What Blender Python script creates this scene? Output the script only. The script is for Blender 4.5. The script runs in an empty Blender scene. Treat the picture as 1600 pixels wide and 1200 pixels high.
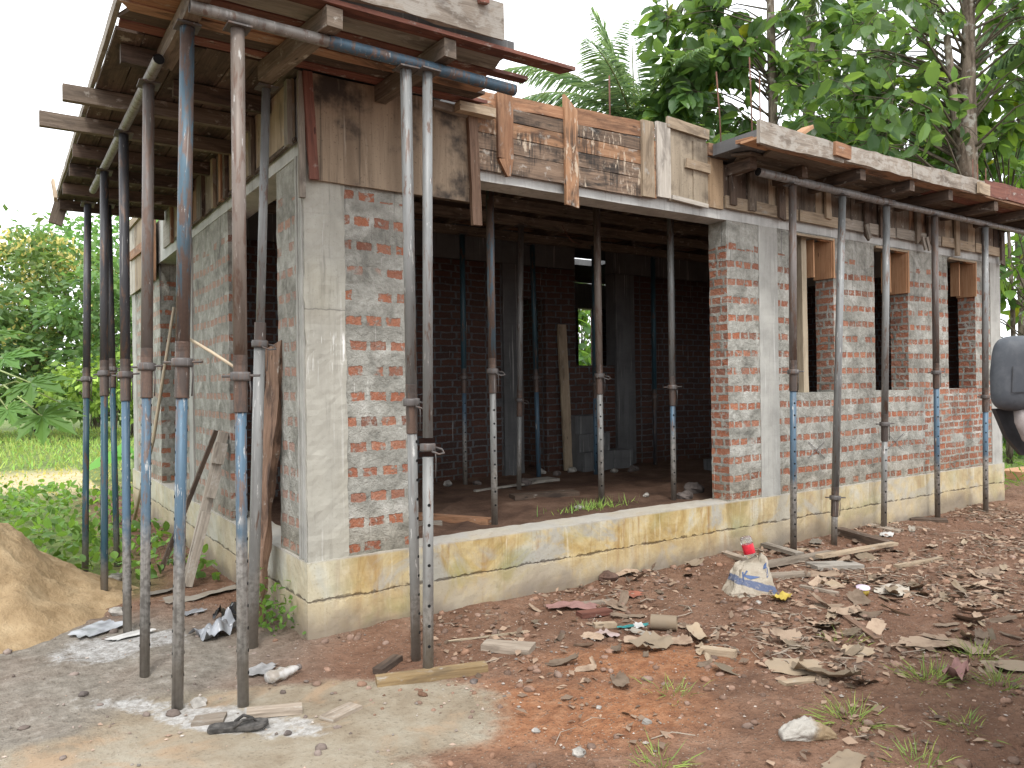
import bpy, math, random
import numpy as np
from mathutils import Vector, Matrix, noise as mnoise
random.seed(7); RNG = np.random.default_rng(11)
R = math.radians
scene = bpy.context.scene
COL = scene.collection

# ------------------------------------------------------------------ camera
F_PX, YAW, PITCH, ROLL = 1202.5, R(34.034), R(0.087), R(-0.794)
CAM = Vector((-1.5425, -4.4607, 1.5))
FW = Vector((math.sin(YAW)*math.cos(PITCH), math.cos(YAW)*math.cos(PITCH), math.sin(PITCH)))
_r0 = Vector((math.cos(YAW), -math.sin(YAW), 0)); _u0 = _r0.cross(FW)
RT = math.cos(ROLL)*_r0 + math.sin(ROLL)*_u0
UP = -math.sin(ROLL)*_r0 + math.cos(ROLL)*_u0
cam = bpy.data.cameras.new('camera'); cam.sensor_width = 36; cam.lens = F_PX/1600*36
cam.clip_start = 0.05; cam.clip_end = 3000
camo = bpy.data.objects.new('camera', cam); COL.objects.link(camo)
M = Matrix.Identity(4)
for i in range(3):
    M[i][0] = RT[i]; M[i][1] = UP[i]; M[i][2] = -FW[i]; M[i][3] = CAM[i]
camo.matrix_world = M; scene.camera = camo

# surveyed points: where a sight line meets the ground (G), a wall parallel to the front (Fy) or to the side (Lx)
def _d(px, py): return FW + RT*((px-800)/F_PX) + UP*((600-py)/F_PX)
def G(px, py, z=0.0):
    d = _d(px, py); return CAM + d*((z-CAM.z)/d.z)
def Fy(px, py, y=0.0):
    d = _d(px, py); return CAM + d*((y-CAM.y)/d.y)
def Lx(px, py, x=0.0):
    d = _d(px, py); return CAM + d*((x-CAM.x)/d.x)
def D(px, py, t): return CAM + _d(px, py)*t

def gh(x, y):                      # height of the ground
    h = 0.022*mnoise.noise(Vector((x*0.9, y*0.9, 0.3))) + 0.014*mnoise.noise(Vector((x*2.7, y*2.7, 4.1))) + 0.016*(abs(mnoise.noise(Vector((x*1.9+3, y*1.9, 8.8))))-.2)
    if x > -0.1 and x < 8.9 and y > -0.5 and y < 0.05:     # soil piled against the footing
        h += 0.035*(0.5+mnoise.noise(Vector((x*1.3, 2.2, 0))))*max(0, 1-abs(y+0.02)/0.45)
    if x < -0.6 and y > 2: h -= 0.02
    return h

# ------------------------------------------------------------------ tagging
def tag(o, label=None, cat=None, group=None, kind=None):
    if label: o['label'] = label
    if cat: o['category'] = cat
    if group: o['group'] = group
    if kind: o['kind'] = kind
    return o
def empty(name, loc=(0, 0, 0), label=None, cat=None, group=None, rot=None):
    o = bpy.data.objects.new(name, None); COL.objects.link(o); o.location = loc; o.empty_display_size = 0.1
    if rot is not None: o.rotation_mode = 'QUATERNION'; o.rotation_quaternion = rot
    return tag(o, label, cat, group)

# ------------------------------------------------------------------ mesh builder (with UVs in metres)
class MB:
    def __init__(s): s.v = []; s.f = []; s.uv = []; s.mi = []; s.cur = 0; s.smooth = False; s.sm = []
    def face(s, idx, uvs):
        s.f.append(tuple(idx)); s.uv.append(uvs); s.mi.append(s.cur); s.sm.append(s.smooth)
    def quadpts(s, a, b, c, d, uvs=None):
        n = len(s.v); s.v += [tuple(a), tuple(b), tuple(c), tuple(d)]
        s.face((n, n+1, n+2, n+3), uvs or [(0, 0), (1, 0), (1, 1), (0, 1)])
    def box(s, lo, hi, seg=None, jit=0.0, seed=0):
        # axis aligned box, optionally subdivided and roughened by position noise
        lo = Vector(lo); hi = Vector(hi); sz = hi-lo
        n = [1, 1, 1] if not seg else [max(1, int(round(sz[i]/seg))) for i in range(3)]
        lax = 0 if sz.x >= max(sz.y, sz.z) else (1 if sz.y >= sz.z else 2)
        for ax in range(3):
            u, w = (ax+1) % 3, (ax+2) % 3
            for side in (0, 1):
                base = len(s.v)
                for j in range(n[w]+1):
                    for i in range(n[u]+1):
                        p = [0, 0, 0]; p[ax] = hi[ax] if side else lo[ax]
                        p[u] = lo[u]+sz[u]*i/n[u]; p[w] = lo[w]+sz[w]*j/n[w]
                        if jit:
                            q = Vector(p)*7 + Vector((seed, 0, 0))
                            q2 = Vector(p)*23 + Vector((seed, 5, 0))
                            for k in range(3):
                                p[k] += jit*(mnoise.noise(q+Vector((0, 0, k*9.1)))+0.6*mnoise.noise(q2+Vector((0, 0, k*9.1))))
                        s.v.append(tuple(p))
                for j in range(n[w]):
                    for i in range(n[u]):
                        a = base+j*(n[u]+1)+i; b = a+1; c = b+n[u]+1; d = a+n[u]+1
                        idx = (a, b, c, d) if side else (a, d, c, b)
                        uvs = []
                        for k in idx:
                            p = s.v[k]
                            if lax in (u, w): o = u if w == lax else w; uvs.append((p[lax], p[o]))
                            else: uvs.append((p[u], p[w]))
                        s.face(idx, uvs)
    def plank(s, p0, p1, w, t, up=(0, 0, 1), n=6, jit=0.003, skew=0.0, taper=1.0, bow=0.0):
        # board from p0 to p1; w across, t along up
        p0 = Vector(p0); p1 = Vector(p1); ax = (p1-p0); L = ax.length; ax.normalize()
        up = Vector(up); sd = ax.cross(up)
        if sd.length < 1e-4: sd = ax.cross(Vector((1, 0, 0)))
        sd.normalize(); up = sd.cross(ax).normalized()
        rings = []; o = random.random()*100; sk0 = (random.random()-.5)*2*skew; sk1 = (random.random()-.5)*2*skew
        for i in range(n+1):
            f = i/n; c = p0+ax*(L*f)+up*(bow*math.sin(math.pi*f)); ww = w*(1+(taper-1)*f); ring = []
            for a, b in ((-.5, -.5), (.5, -.5), (.5, .5), (-.5, .5)):
                q = c+sd*(a*ww)+up*(b*t)
                q += ax*(a*2*(sk0 if i == 0 else sk1 if i == n else 0))
                nn = Vector((o+f*L*6, a*3, b*3))
                q += sd*(jit*mnoise.noise(nn))+up*(jit*.7*mnoise.noise(nn+Vector((0, 7, 0))))
                ring.append(len(s.v)); s.v.append(tuple(q))
            rings.append(ring)
        for i in range(n):
            A, B = rings[i], rings[i+1]; u0, u1 = L*i/n, L*(i+1)/n
            cs = [0, w, w+t, 2*w+t, 2*w+2*t]
            for k in range(4):
                k2 = (k+1) % 4
                s.face((A[k], A[k2], B[k2], B[k]), [(u0, cs[k]), (u0, cs[k+1]), (u1, cs[k+1]), (u1, cs[k])])
        s.face(tuple(reversed(rings[0])), [(0, 0), (t, 0), (t, w), (0, w)]); s.face(tuple(rings[-1]), [(0, 0), (w*.2, 0), (w*.2, t), (0, t)])
    def tube(s, pts, r, n=10, cap=True, closed=False):
        pts = [Vector(p) for p in pts]; m = len(pts)
        rr = r if isinstance(r, (list, tuple)) else [r]*m
        rings = []; prev = None; dist = 0; ds = []
        for i, p in enumerate(pts):
            if i: dist += (p-pts[i-1]).length
            ds.append(dist)
            if closed: ax = pts[(i+1) % m]-pts[i-1]
            else: ax = pts[min(i+1, m-1)]-pts[max(i-1, 0)]
            ax.normalize()
            if prev is None:
                h = Vector((1, 0, 0)) if abs(ax.x) < .8 else Vector((0, 1, 0)); a = ax.cross(h).normalized()
            else:
                a = prev-ax*prev.dot(ax); a.normalize()
            prev = a; b = ax.cross(a)
            ring = []
            for k in range(n):
                th = 2*math.pi*k/n; ring.append(len(s.v)); s.v.append(tuple(p+(a*math.cos(th)+b*math.sin(th))*rr[i]))
            rings.append(ring)
        old = s.smooth; s.smooth = True
        rng = range(m if closed else m-1)
        for i in rng:
            A, B = rings[i], rings[(i+1) % m]; u0 = ds[i]; u1 = ds[(i+1) % m] if (i+1) < m else ds[i]+.02
            for k in range(n):
                k2 = (k+1) % n; c0 = k/n*rr[i]*6.28; c1 = (k+1)/n*rr[i]*6.28
                s.face((A[k], A[k2], B[k2], B[k]), [(u0, c0), (u0, c1), (u1, c1), (u1, c0)])
        s.smooth = old
        if cap and not closed:
            s.face(tuple(reversed(rings[0])), [(0, 0)]*n); s.face(tuple(rings[-1]), [(0, 0)]*n)
        return rings
    def lathe(s, prof, n=16, M=None):
        # prof: list of (r, z)
        base = len(s.v)
        for r, z in prof:
            for k in range(n):
                th = 2*math.pi*k/n; p = Vector((r*math.cos(th), r*math.sin(th), z)); s.v.append(tuple(M @ p if M else p))
        old = s.smooth; s.smooth = True
        for i in range(len(prof)-1):
            for k in range(n):
                k2 = (k+1) % n; a = base+i*n
                s.face((a+k, a+k2, a+n+k2, a+n+k), [(k/n, prof[i][1]), ((k+1)/n, prof[i][1]), ((k+1)/n, prof[i+1][1]), (k/n, prof[i+1][1])])
        s.smooth = old
    def build(s, name, mats, parent=None, bevel=0.0):
        me = bpy.data.meshes.new(name); me.from_pydata(s.v, [], s.f)
        if not isinstance(mats, (list, tuple)): mats = [mats]
        for m in mats: me.materials.append(m)
        uvl = me.uv_layers.new(name='UVMap'); flat = [c for f in s.uv for uv in f for c in uv]
        uvl.data.foreach_set('uv', flat)
        me.polygons.foreach_set('material_index', s.mi); me.polygons.foreach_set('use_smooth', s.sm)
        me.update()
        o = bpy.data.objects.new(name, me); COL.objects.link(o)
        if parent: o.parent = parent
        if bevel:
            b = o.modifiers.new('bevel', 'BEVEL'); b.width = bevel; b.segments = 2; b.limit_method = 'ANGLE'
        return o

def rawmesh(name, verts, faces, mat, parent=None, tint=None, smooth=False):
    me = bpy.data.meshes.new(name)
    verts = np.asarray(verts, dtype=np.float32)
    me.from_pydata(verts.tolist(), [], faces.tolist() if hasattr(faces, 'tolist') else faces)
    me.materials.append(mat)
    if tint is not None:
        a = me.color_attributes.new('tint', 'FLOAT_COLOR', 'POINT')
        t = np.ones((len(verts), 4), dtype=np.float32); t[:, :tint.shape[1]] = tint
        a.data.foreach_set('color', t.ravel())
    if smooth: me.polygons.foreach_set('use_smooth', [True]*len(me.polygons))
    me.update()
    o = bpy.data.objects.new(name, me); COL.objects.link(o)
    if parent: o.parent = parent
    return o

# ------------------------------------------------------------------ node DSL
class NT:
    def __init__(s, name):
        s.m = bpy.data.materials.new(name); s.m.use_nodes = True; s.t = s.m.node_tree
        s.t.nodes.clear(); s.o = s.t.nodes.new('ShaderNodeOutputMaterial')
    def n(s, t): return s.t.nodes.new('ShaderNode'+t)
    def set(s, sock, v):
        if hasattr(v, 'links') or isinstance(v, bpy.types.NodeSocket): s.t.links.new(v, sock)
        elif isinstance(v, (tuple, list)) and sock.type == 'RGBA': sock.default_value = (*v[:3], 1)
        else: sock.default_value = v
    def math(s, op, a, b=0.0, c=0.0, clamp=False):
        n = s.n('Math'); n.operation = op; n.use_clamp = clamp
        for i, v in enumerate((a, b, c)): s.set(n.inputs[i], v)
        return n.outputs[0]
    def vmath(s, op, a, b=(0, 0, 0)):
        n = s.n('VectorMath'); n.operation = op; s.set(n.inputs[0], a)
        if op == 'SCALE': s.set(n.inputs[3], b)
        else: s.set(n.inputs[1], b)
        return n.outputs[0]
    def obj(s): return s.n('TexCoord').outputs['Object']
    def uv(s): return s.n('TexCoord').outputs['UV']
    def rand(s): return s.n('ObjectInfo').outputs['Random']
    def attr(s, nm):
        n = s.n('Attribute'); n.attribute_name = nm; return n.outputs['Color']
    def sep(s, v):
        n = s.n('SeparateXYZ'); s.set(n.inputs[0], v); return n.outputs
    def comb(s, x, y, z=0.0):
        n = s.n('CombineXYZ')
        for i, v in enumerate((x, y, z)): s.set(n.inputs[i], v)
        return n.outputs[0]
    def noise(s, v, sc=1.0, det=4.0, ro=.55, dist=0.0, mul=None, col=False):
        if mul: v = s.vmath('MULTIPLY', v, mul)
        n = s.n('TexNoise'); s.set(n.inputs['Vector'], v); n.inputs['Scale'].default_value = sc; n.inputs['Detail'].default_value = det
        n.inputs['Roughness'].default_value = ro; n.inputs['Distortion'].default_value = dist
        return n.outputs['Color' if col else 0]
    def vor(s, v, sc, feat='F1', out='Distance', rnd=1.0):
        n = s.n('TexVoronoi'); n.feature = feat; s.set(n.inputs['Vector'], v); n.inputs['Scale'].default_value = sc; n.inputs['Randomness'].default_value = rnd
        return n.outputs[out]
    def white(s, v, col=False):
        n = s.n('TexWhiteNoise'); n.noise_dimensions = '3D'; s.set(n.inputs['Vector'], v); return n.outputs[1 if col else 0]
    def mr(s, v, a, b, c=0.0, d=1.0, smooth=True):
        n = s.n('MapRange'); n.interpolation_type = 'SMOOTHSTEP' if smooth else 'LINEAR'; s.set(n.inputs[0], v)
        for i, x in enumerate((a, b, c, d)): s.set(n.inputs[i+1], x)
        return n.outputs[0]
    def mix(s, f, a, b, mode='MIX'):
        n = s.n('Mix'); n.data_type = 'RGBA'; n.blend_type = mode; s.set(n.inputs[0], f); s.set(n.inputs[6], a); s.set(n.inputs[7], b)
        return n.outputs[2]
    def ramp(s, f, stops):
        n = s.n('ValToRGB'); s.set(n.inputs[0], f); e = n.color_ramp.elements
        while len(e) > 1: e.remove(e[-1])
        e[0].position = stops[0][0]; e[0].color = (*stops[0][1], 1)
        for p, c in stops[1:]:
            x = e.new(p); x.color = (*c, 1)
        return n.outputs[0]
    def scale(s, c, k): return s.mix(1.0, c, s.comb(k, k, k) if not isinstance(k, (int, float)) else (k, k, k), 'MULTIPLY')
    def bump(s, h, strength=.5, dist=.01, prev=None):
        n = s.n('Bump'); n.inputs['Strength'].default_value = strength; n.inputs['Distance'].default_value = dist; s.set(n.inputs['Height'], h)
        if prev is not None: s.set(n.inputs['Normal'], prev)
        return n.outputs[0]
    def out(s, col, rough=.85, bump=None, metal=0.0, spec=.3, trans=None, alpha=None, transm=None, ior=None, coat=None):
        p = s.n('BsdfPrincipled'); s.set(p.inputs['Base Color'], col); s.set(p.inputs['Roughness'], rough); s.set(p.inputs['Metallic'], metal)
        p.inputs['Specular IOR Level'].default_value = spec
        if bump is not None: s.set(p.inputs['Normal'], bump)
        if alpha is not None: s.set(p.inputs['Alpha'], alpha)
        if transm is not None: s.set(p.inputs['Transmission Weight'], transm)
        if ior: p.inputs['IOR'].default_value = ior
        sh = p.outputs[0]
        if trans is not None:
            t = s.n('BsdfTranslucent'); s.set(t.inputs[0], trans[0]); mx = s.n('MixShader'); mx.inputs[0].default_value = trans[1]
            s.t.links.new(sh, mx.inputs[1]); s.t.links.new(t.outputs[0], mx.inputs[2]); sh = mx.outputs[0]
        s.t.links.new(sh, s.o.inputs[0]); return s.m

def brick_mat(name, inside=False):
    g = NT(name); P = g.obj(); nrm = g.n('NewGeometry').outputs['True Normal']
    nx = g.math('ABSOLUTE', g.sep(nrm)[0]); side = g.math('GREATER_THAN', nx, .7)
    wob = g.noise(P, 7, 3, col=True); wob = g.vmath('SCALE', g.vmath('SUBTRACT', wob, (.5, .5, .5)), .026)
    Q = g.vmath('ADD', P, wob); x, y, z = g.sep(Q)[0:3]
    u = g.math('ADD', g.math('MULTIPLY', y, side), g.math('MULTIPLY', x, g.math('SUBTRACT', 1, side)))
    z = g.math('ADD', z, g.math('MULTIPLY', g.math('SUBTRACT', g.noise(P, .9, 2), .5), .05)); v = g.math('DIVIDE', g.math('SUBTRACT', z, .475 if not inside else .48), .0775)
    row = g.math('FLOOR', v); fv = g.math('SUBTRACT', v, row)
    par = g.math('ABSOLUTE', g.math('MODULO', row, 2))
    nearx = g.mr(g.sep(P)[0], 3.0, 1.5); w = g.math('ADD', g.math('ADD', .112, g.math('MULTIPLY', nearx, .022)), g.math('MULTIPLY', par, .105))
    if inside: w = g.math('ADD', .205, g.math('MULTIPLY', par, .02))
    ro = g.white(g.comb(row, 3.7, side))
    uu = g.math('ADD', g.math('DIVIDE', u, w), g.math('MULTIPLY', ro, .8))
    if inside: uu = g.math('ADD', g.math('DIVIDE', u, w), g.math('MULTIPLY', par, .5))
    col = g.math('FLOOR', uu); fu = g.math('SUBTRACT', uu, col)
    rnd = g.white(g.comb(col, row, side), True); r1, r2, r3 = g.sep(rnd)[0:3]
    du = g.math('MULTIPLY', g.math('MINIMUM', fu, g.math('SUBTRACT', 1, fu)), w)
    dv = g.math('MULTIPLY', g.math('MINIMUM', fv, g.math('SUBTRACT', 1, fv)), .0775)
    nf = g.noise(P, 30, 4); nf2 = g.noise(P, 95, 3)
    d = g.math('MINIMUM', g.math('SUBTRACT', du, g.math('ADD', 0.0 if inside else g.math('SUBTRACT', g.math('MULTIPLY', nearx, .008), .005), g.math('MULTIPLY', r3, .007))), dv)
    d = g.math('ADD', d, g.math('MULTIPLY', g.math('SUBTRACT', nf, .5), .022))
    d = g.math('ADD', d, g.math('MULTIPLY', g.math('SUBTRACT', nf2, .5), .008))
    lo, hi = (.0100, .0135) if not inside else (.006, .010)
    body = g.mr(d, lo, hi)
    big = g.noise(P, 2.2, 3); med = g.noise(P, 5.5, 3)
    if not inside:
        e = g.math('ADD', g.math('ADD', .06, g.math('MULTIPLY', r1, .8)), g.math('MULTIPLY', g.math('SUBTRACT', big, .5), .8))
        zz = g.sep(P)[2]; xx = g.sep(P)[0]
        lowz = g.mr(zz, .60, .50)
        far = g.math('MULTIPLY', g.mr(xx, 6.9, 6.95), g.mr(zz, 1.42, 1.38))
        jamb = g.math('MULTIPLY', side, g.math('GREATER_THAN', xx, .3))
        allb = g.math('MAXIMUM', g.math('MAXIMUM', g.math('MULTIPLY', lowz, g.mr(big, .45, .55)), far), jamb)
        pen = g.math('MULTIPLY', par, g.math('SUBTRACT', 1, allb))
        e = g.math('SUBTRACT', e, g.math('MULTIPLY', pen, 1.4))
        e = g.math('SUBTRACT', e, g.math('MULTIPLY', g.mr(zz, 2.62, 2.80), 1.3))
        e = g.math('ADD', e, g.math('MULTIPLY', jamb, .12))
        mask = g.mr(e, .06, .12)
        smear = g.mr(g.math('ADD', g.math('MULTIPLY', g.noise(P, 26, 5, .65), .7), g.math('MULTIPLY', med, .35)), .535, .63)
    else:
        mask = g.mr(g.math('ADD', r1, big), .38, .44)
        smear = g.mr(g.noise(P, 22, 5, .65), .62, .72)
    bm = g.math('MULTIPLY', body, g.math('MULTIPLY', mask, g.math('SUBTRACT', 1, g.math('MULTIPLY', smear, .85))))
    bc = g.ramp(r2, [(0, (.20, .078, .05)), (.25, (.36, .12, .062)), (.55, (.45, .155, .075)), (.8, (.29, .105, .065)), (1, (.48, .20, .11))])
    bc = g.mix(g.math('MULTIPLY', g.noise(P, 60, 3), .5), bc, (.17, .075, .055)); bc = g.mix(g.mr(g.noise(P, 42, 5, .7), .50, .68, 0, .5), bc, (.42, .29, .22))
    if inside: bc = g.scale(g.mix(.55, bc, (.12, .105, .105)), .42)  # inner brick greyed and darkened to carry the room's shade
    else:
        bc = g.mix(g.mr(g.noise(P, 3.3, 4), .35, .65, .05, .28), bc, (.32, .26, .21)); bc = g.mix(g.math('MULTIPLY', g.math('MULTIPLY', side, g.mr(g.sep(P)[0], .2, .1)), .5), bc, (.42, .34, .29))
    mc = g.ramp(g.math('ADD', g.math('MULTIPLY', g.noise(P, 4, 5, .6, .8), .72), g.math('MULTIPLY', g.noise(P, 28, 5, .7), .28)), [(.33, (.145, .142, .125)), (.43, (.25, .245, .215)), (.53, (.35, .343, .305)), (.66, (.50, .49, .45))])
    if inside: mc = g.ramp(g.noise(P, 9, 5, .6), [(.25, (.06, .062, .066)), (.7, (.15, .152, .155))])  # mortar likewise dark and cool, room shade in the colour
    mc = g.mix(g.mr(g.noise(P, 130, 2), .60, .78, 0, .3), mc, (.2, .19, .17))
    # rain streaks and black stains near the top
    st = g.noise(P, 1, 4, .6, mul=(26, 26, 1.1)); zt = g.sep(P)[2]
    mc = g.mix(g.math('MULTIPLY', g.mr(st, .55, .68), g.mr(zt, 2.0, 2.85, .05, .75)), mc, (.13, .125, .12))
    c = g.mix(bm, mc, bc)
    c = g.mix(g.mr(g.noise(P, 1, 3, .6, mul=(60, 60, 1.3)), .68, .73, 0, .6), c, (.68, .66, .62))
    low = g.mr(zt, .85, .47, 0, .35); c = g.mix(low, c, g.mix(1, c, (.75, .62, .45), 'MULTIPLY'))
    h = g.math('ADD', g.math('MULTIPLY', g.noise(P, 22, 7, .68, .6), 1.0), g.math('MULTIPLY', bm, -.22 if not inside else .35))
    h = g.math('ADD', h, g.math('MULTIPLY', g.noise(P, 110, 3), .25))
    return g.out(c, .95, g.bump(h, .9, .026), spec=.1)

def concrete_mat(name, base=(.50, .49, .46), dark=(.26, .25, .235), streak=.5, warm=None, joint=None):
    g = NT(name); P = g.obj()
    c = g.ramp(g.noise(P, 4, 6, .6), [(.25, tuple(b*.7 for b in base)), (.5, base), (.75, tuple(min(.8, b*1.22) for b in base))])
    st = g.noise(P, 1, 5, .62, mul=(24, 24, 1.3)); c = g.mix(g.mr(st, .52, .72, 0, streak), c, dark)
    c = g.mix(g.mr(g.noise(P, 1, 3, .6, mul=(38, 38, .9)), .62, .7, 0, .4), c, (.66, .65, .62))
    if warm: c = g.mix(g.mr(g.noise(P, 1.1, 3), .45, .65, 0, .6), c, warm)
    pits = g.mr(g.vor(P, 42), .10, .03); c = g.mix(g.math('MULTIPLY', pits, .55), c, (.12, .115, .11))
    c = g.mix(g.mr(g.noise(P, 90, 3), .56, .76, 0, .35), c, dark)
    bw = g.math('ADD', g.math('MULTIPLY', g.noise(P, 1, 2, .5, mul=(5, 5, 40)), .0), g.noise(P, 1, 4, .6, mul=(2, 2, 30))); c = g.mix(g.mr(bw, .55, .7, 0, .18), c, dark)
    if joint:
        z = g.sep(P)[2]; zj = g.math('ADD', z, g.math('MULTIPLY', g.math('SUBTRACT', g.noise(P, 30, 4), .5), .02)); ln = g.math('SUBTRACT', 1, g.math('DIVIDE', g.math('ABSOLUTE', g.math('SUBTRACT', zj, joint)), .006, clamp=True), clamp=True)
        c = g.mix(g.mr(zj, joint+.01, joint-.01, 0, .35), c, (.36, .34, .29)); c = g.mix(g.math('MULTIPLY', ln, .7), c, (.10, .09, .08))
        c = g.mix(g.math('MULTIPLY', g.mr(g.noise(P, 1, 4, .65, mul=(60, 60, 1.5)), .56, .62), g.math('MULTIPLY', g.mr(zj, joint-.5, joint-.2), g.mr(zj, joint-.12, joint-.18))), c, (.72, .71, .68))
    h = g.math('SUBTRACT', g.math('MULTIPLY', g.noise(P, 28, 6, .6), .5), pits)
    return g.out(c, .9, g.bump(h, .5, .008), spec=.2)

def plinth_mat():
    g = NT('stained_plinth_concrete'); P = g.obj(); x, y, z = g.sep(P)[0:3]
    c = g.ramp(g.noise(P, 1, 6, .65, 1.4, mul=(2.1, 2.1, 1.6)), [(.30, (.29, .19, .075)), (.42, (.40, .29, .125)), (.53, (.48, .385, .21)), (.66, (.47, .44, .35))])
    c = g.mix(g.mr(g.noise(P, 1, 5, .65, 1.3, mul=(9, 9, .9)), .50, .68, 0, .7), c, (.27, .15, .05))
    c = g.mix(g.mr(g.noise(P, 1, 5, .65, 1.3, mul=(16, 16, 1.2)), .54, .74, 0, .6), c, (.68, .63, .50))
    c = g.mix(g.math('MULTIPLY', g.mr(g.noise(P, 2.2, 4), .5, .64), g.mr(z, .42, .1, .3, .85)), c, (.165, .175, .05))
    grey = g.mr(g.noise(P, 1.9, 5, .65, .8), .49, .62, 0, .85); c = g.mix(grey, c, (.34, .33, .295))
    c = g.mix(g.mr(x, .34, .12, 0, .55), c, (.50, .50, .42))
    c = g.mix(g.mr(x, 3.3, 4.6, 0, .35), c, (.47, .42, .32))
    c = g.mix(g.mr(x, -.012, -.016, 0, .25), c, (.27, .20, .12))
    top = g.mr(z, .452, .47, 0, .8); c = g.mix(top, c, (.40, .38, .345))
    # the ragged joint half way up
    zz = g.math('ADD', z, g.math('MULTIPLY', g.math('SUBTRACT', g.noise(P, 1, 4, .6, mul=(4, 4, 0)), .5), .05))
    zz = g.math('ADD', zz, g.math('MULTIPLY', g.math('SUBTRACT', g.noise(P, 45, 3), .5), .02))
    wdt = g.mr(g.noise(P, 12, 4), .38, .65, .002, .02)
    jd = g.math('ABSOLUTE', g.math('SUBTRACT', zz, .232)); joint = g.math('SUBTRACT', 1, g.math('SMOOTHSTEP' if False else 'DIVIDE', jd, wdt, clamp=True), clamp=True)
    c = g.mix(g.math('MULTIPLY', joint, .8), c, (.075, .055, .04))
    below = g.mr(zz, .235, .22); c = g.mix(g.math('MULTIPLY', below, .45), c, (.44, .34, .20))
    base = g.mr(g.math('ADD', g.math('ADD', z, g.math('MULTIPLY', g.math('SUBTRACT', g.noise(P, 9, 5), .5), .10)), g.math('MULTIPLY', g.math('SUBTRACT', g.noise(P, 1.4, 5), .5), .55)), .20, .0)
    c = g.mix(g.math('MULTIPLY', base, .75), c, g.mix(g.noise(P, 1.3, 2), (.15, .095, .06), (.20, .195, .18)))
    c = g.mix(g.mr(g.noise(P, 55, 4), .55, .75, 0, .45), c, (.25, .2, .12))
    h = g.math('SUBTRACT', g.math('ADD', g.math('MULTIPLY', g.noise(P, 30, 6, .6), .5), g.math('MULTIPLY', g.noise(P, 8, 3), .5)), g.math('MULTIPLY', joint, 1.2))
    return g.out(c, .9, g.bump(h, .6, .012), spec=.2)

def wood_mat(name, a, b, dk, stain=.5, cement=.0, wet=.8, var=.35, drip=False):
    g = NT(name); rn = g.rand(); off = g.math('MULTIPLY', rn, 37.0)
    U = g.vmath('ADD', g.uv(), g.comb(off, g.math('MULTIPLY', rn, 91.0), off))
    gr = g.noise(U, 1, 5, .6, .6, mul=(2.6, 55, 1)); fine = g.noise(U, 1, 3, .6, mul=(9, 230, 1))
    c = g.mix(g.mr(gr, .3, .7), a, b); c = g.mix(g.mr(fine, .52, .75, 0, .5), c, dk)
    lg = g.noise(U, 1, 5, .62, .5, mul=(3.2, 9, 1)); c = g.mix(g.mr(lg, .48, .68, 0, stain), c, dk)
    if cement:
        sp = g.noise(U, 1, 6, .68, .3, mul=(9, 14, 1)); c = g.mix(g.mr(sp, .60-cement*.16, .72-cement*.16, 0, .8), c, (.35, .325, .285))
    br = g.math('ADD', 1-var/2, g.math('MULTIPLY', g.white(g.comb(rn, 2.0, 3.0)), var)); c = g.scale(c, br)
    if drip:
        Pw = g.obj(); dr = g.noise(Pw, 1, 5, .68, .3, mul=(60, 60, 2.6)); lz = g.mr(g.sep(Pw)[2], 3.46, 3.30, .0, .75)
        pat = g.mr(g.noise(Pw, 3.2, 4, .6, 1.0), .46, .6); c = g.mix(g.math('MULTIPLY', g.math('MULTIPLY', g.mr(dr, .42, .54), pat), lz), c, (.025, .022, .02))
        c = g.mix(g.math('MULTIPLY', g.math('MULTIPLY', g.mr(g.noise(Pw, 1, 5, .7, .5, mul=(38, 38, 9)), .54, .62), g.mr(g.noise(Pw, 4.1, 3), .5, .6)), .8), c, (.50, .41, .31))
    kn = g.mr(g.vor(g.vmath('MULTIPLY', U, (3.1, 11, 1)), 1), .09, .05, 0, .7); c = g.mix(kn, c, tuple(k*.5 for k in dk))
    h = g.math('ADD', g.math('MULTIPLY', gr, .6), g.math('MULTIPLY', fine, .5))
    return g.out(c, wet, g.bump(h, .5, .006), spec=.25)

def ply_mat(name, a, b, dk, streak=.6, vert=True):
    g = NT(name); P = g.obj()
    s = (9, 9, .8) if vert else (1, 1, 9)
    c = g.mix(g.mr(g.noise(P, 1, 5, .6, .4, mul=s), .32, .68), a, b)
    c = g.mix(g.mr(g.noise(P, 2.6, 5, .62), .5, .66, 0, streak), c, dk)
    c = g.mix(g.mr(g.noise(P, 1, 4, .65, mul=(34, 34, 1.2)), .56, .7, 0, .55), c, dk)
    c = g.mix(g.mr(g.noise(P, 1, 4, .65, mul=(22, 22, 1.6)), .62, .72, 0, .4), c, (.50, .43, .34))
    c = g.mix(g.mr(g.noise(P, 70, 4), .58, .74, 0, .5), c, tuple(k*.6 for k in dk))
    return g.out(c, .85, g.bump(g.noise(P, 1, 4, .6, mul=(90, 90, 6)), .35, .004), spec=.2)

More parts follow.
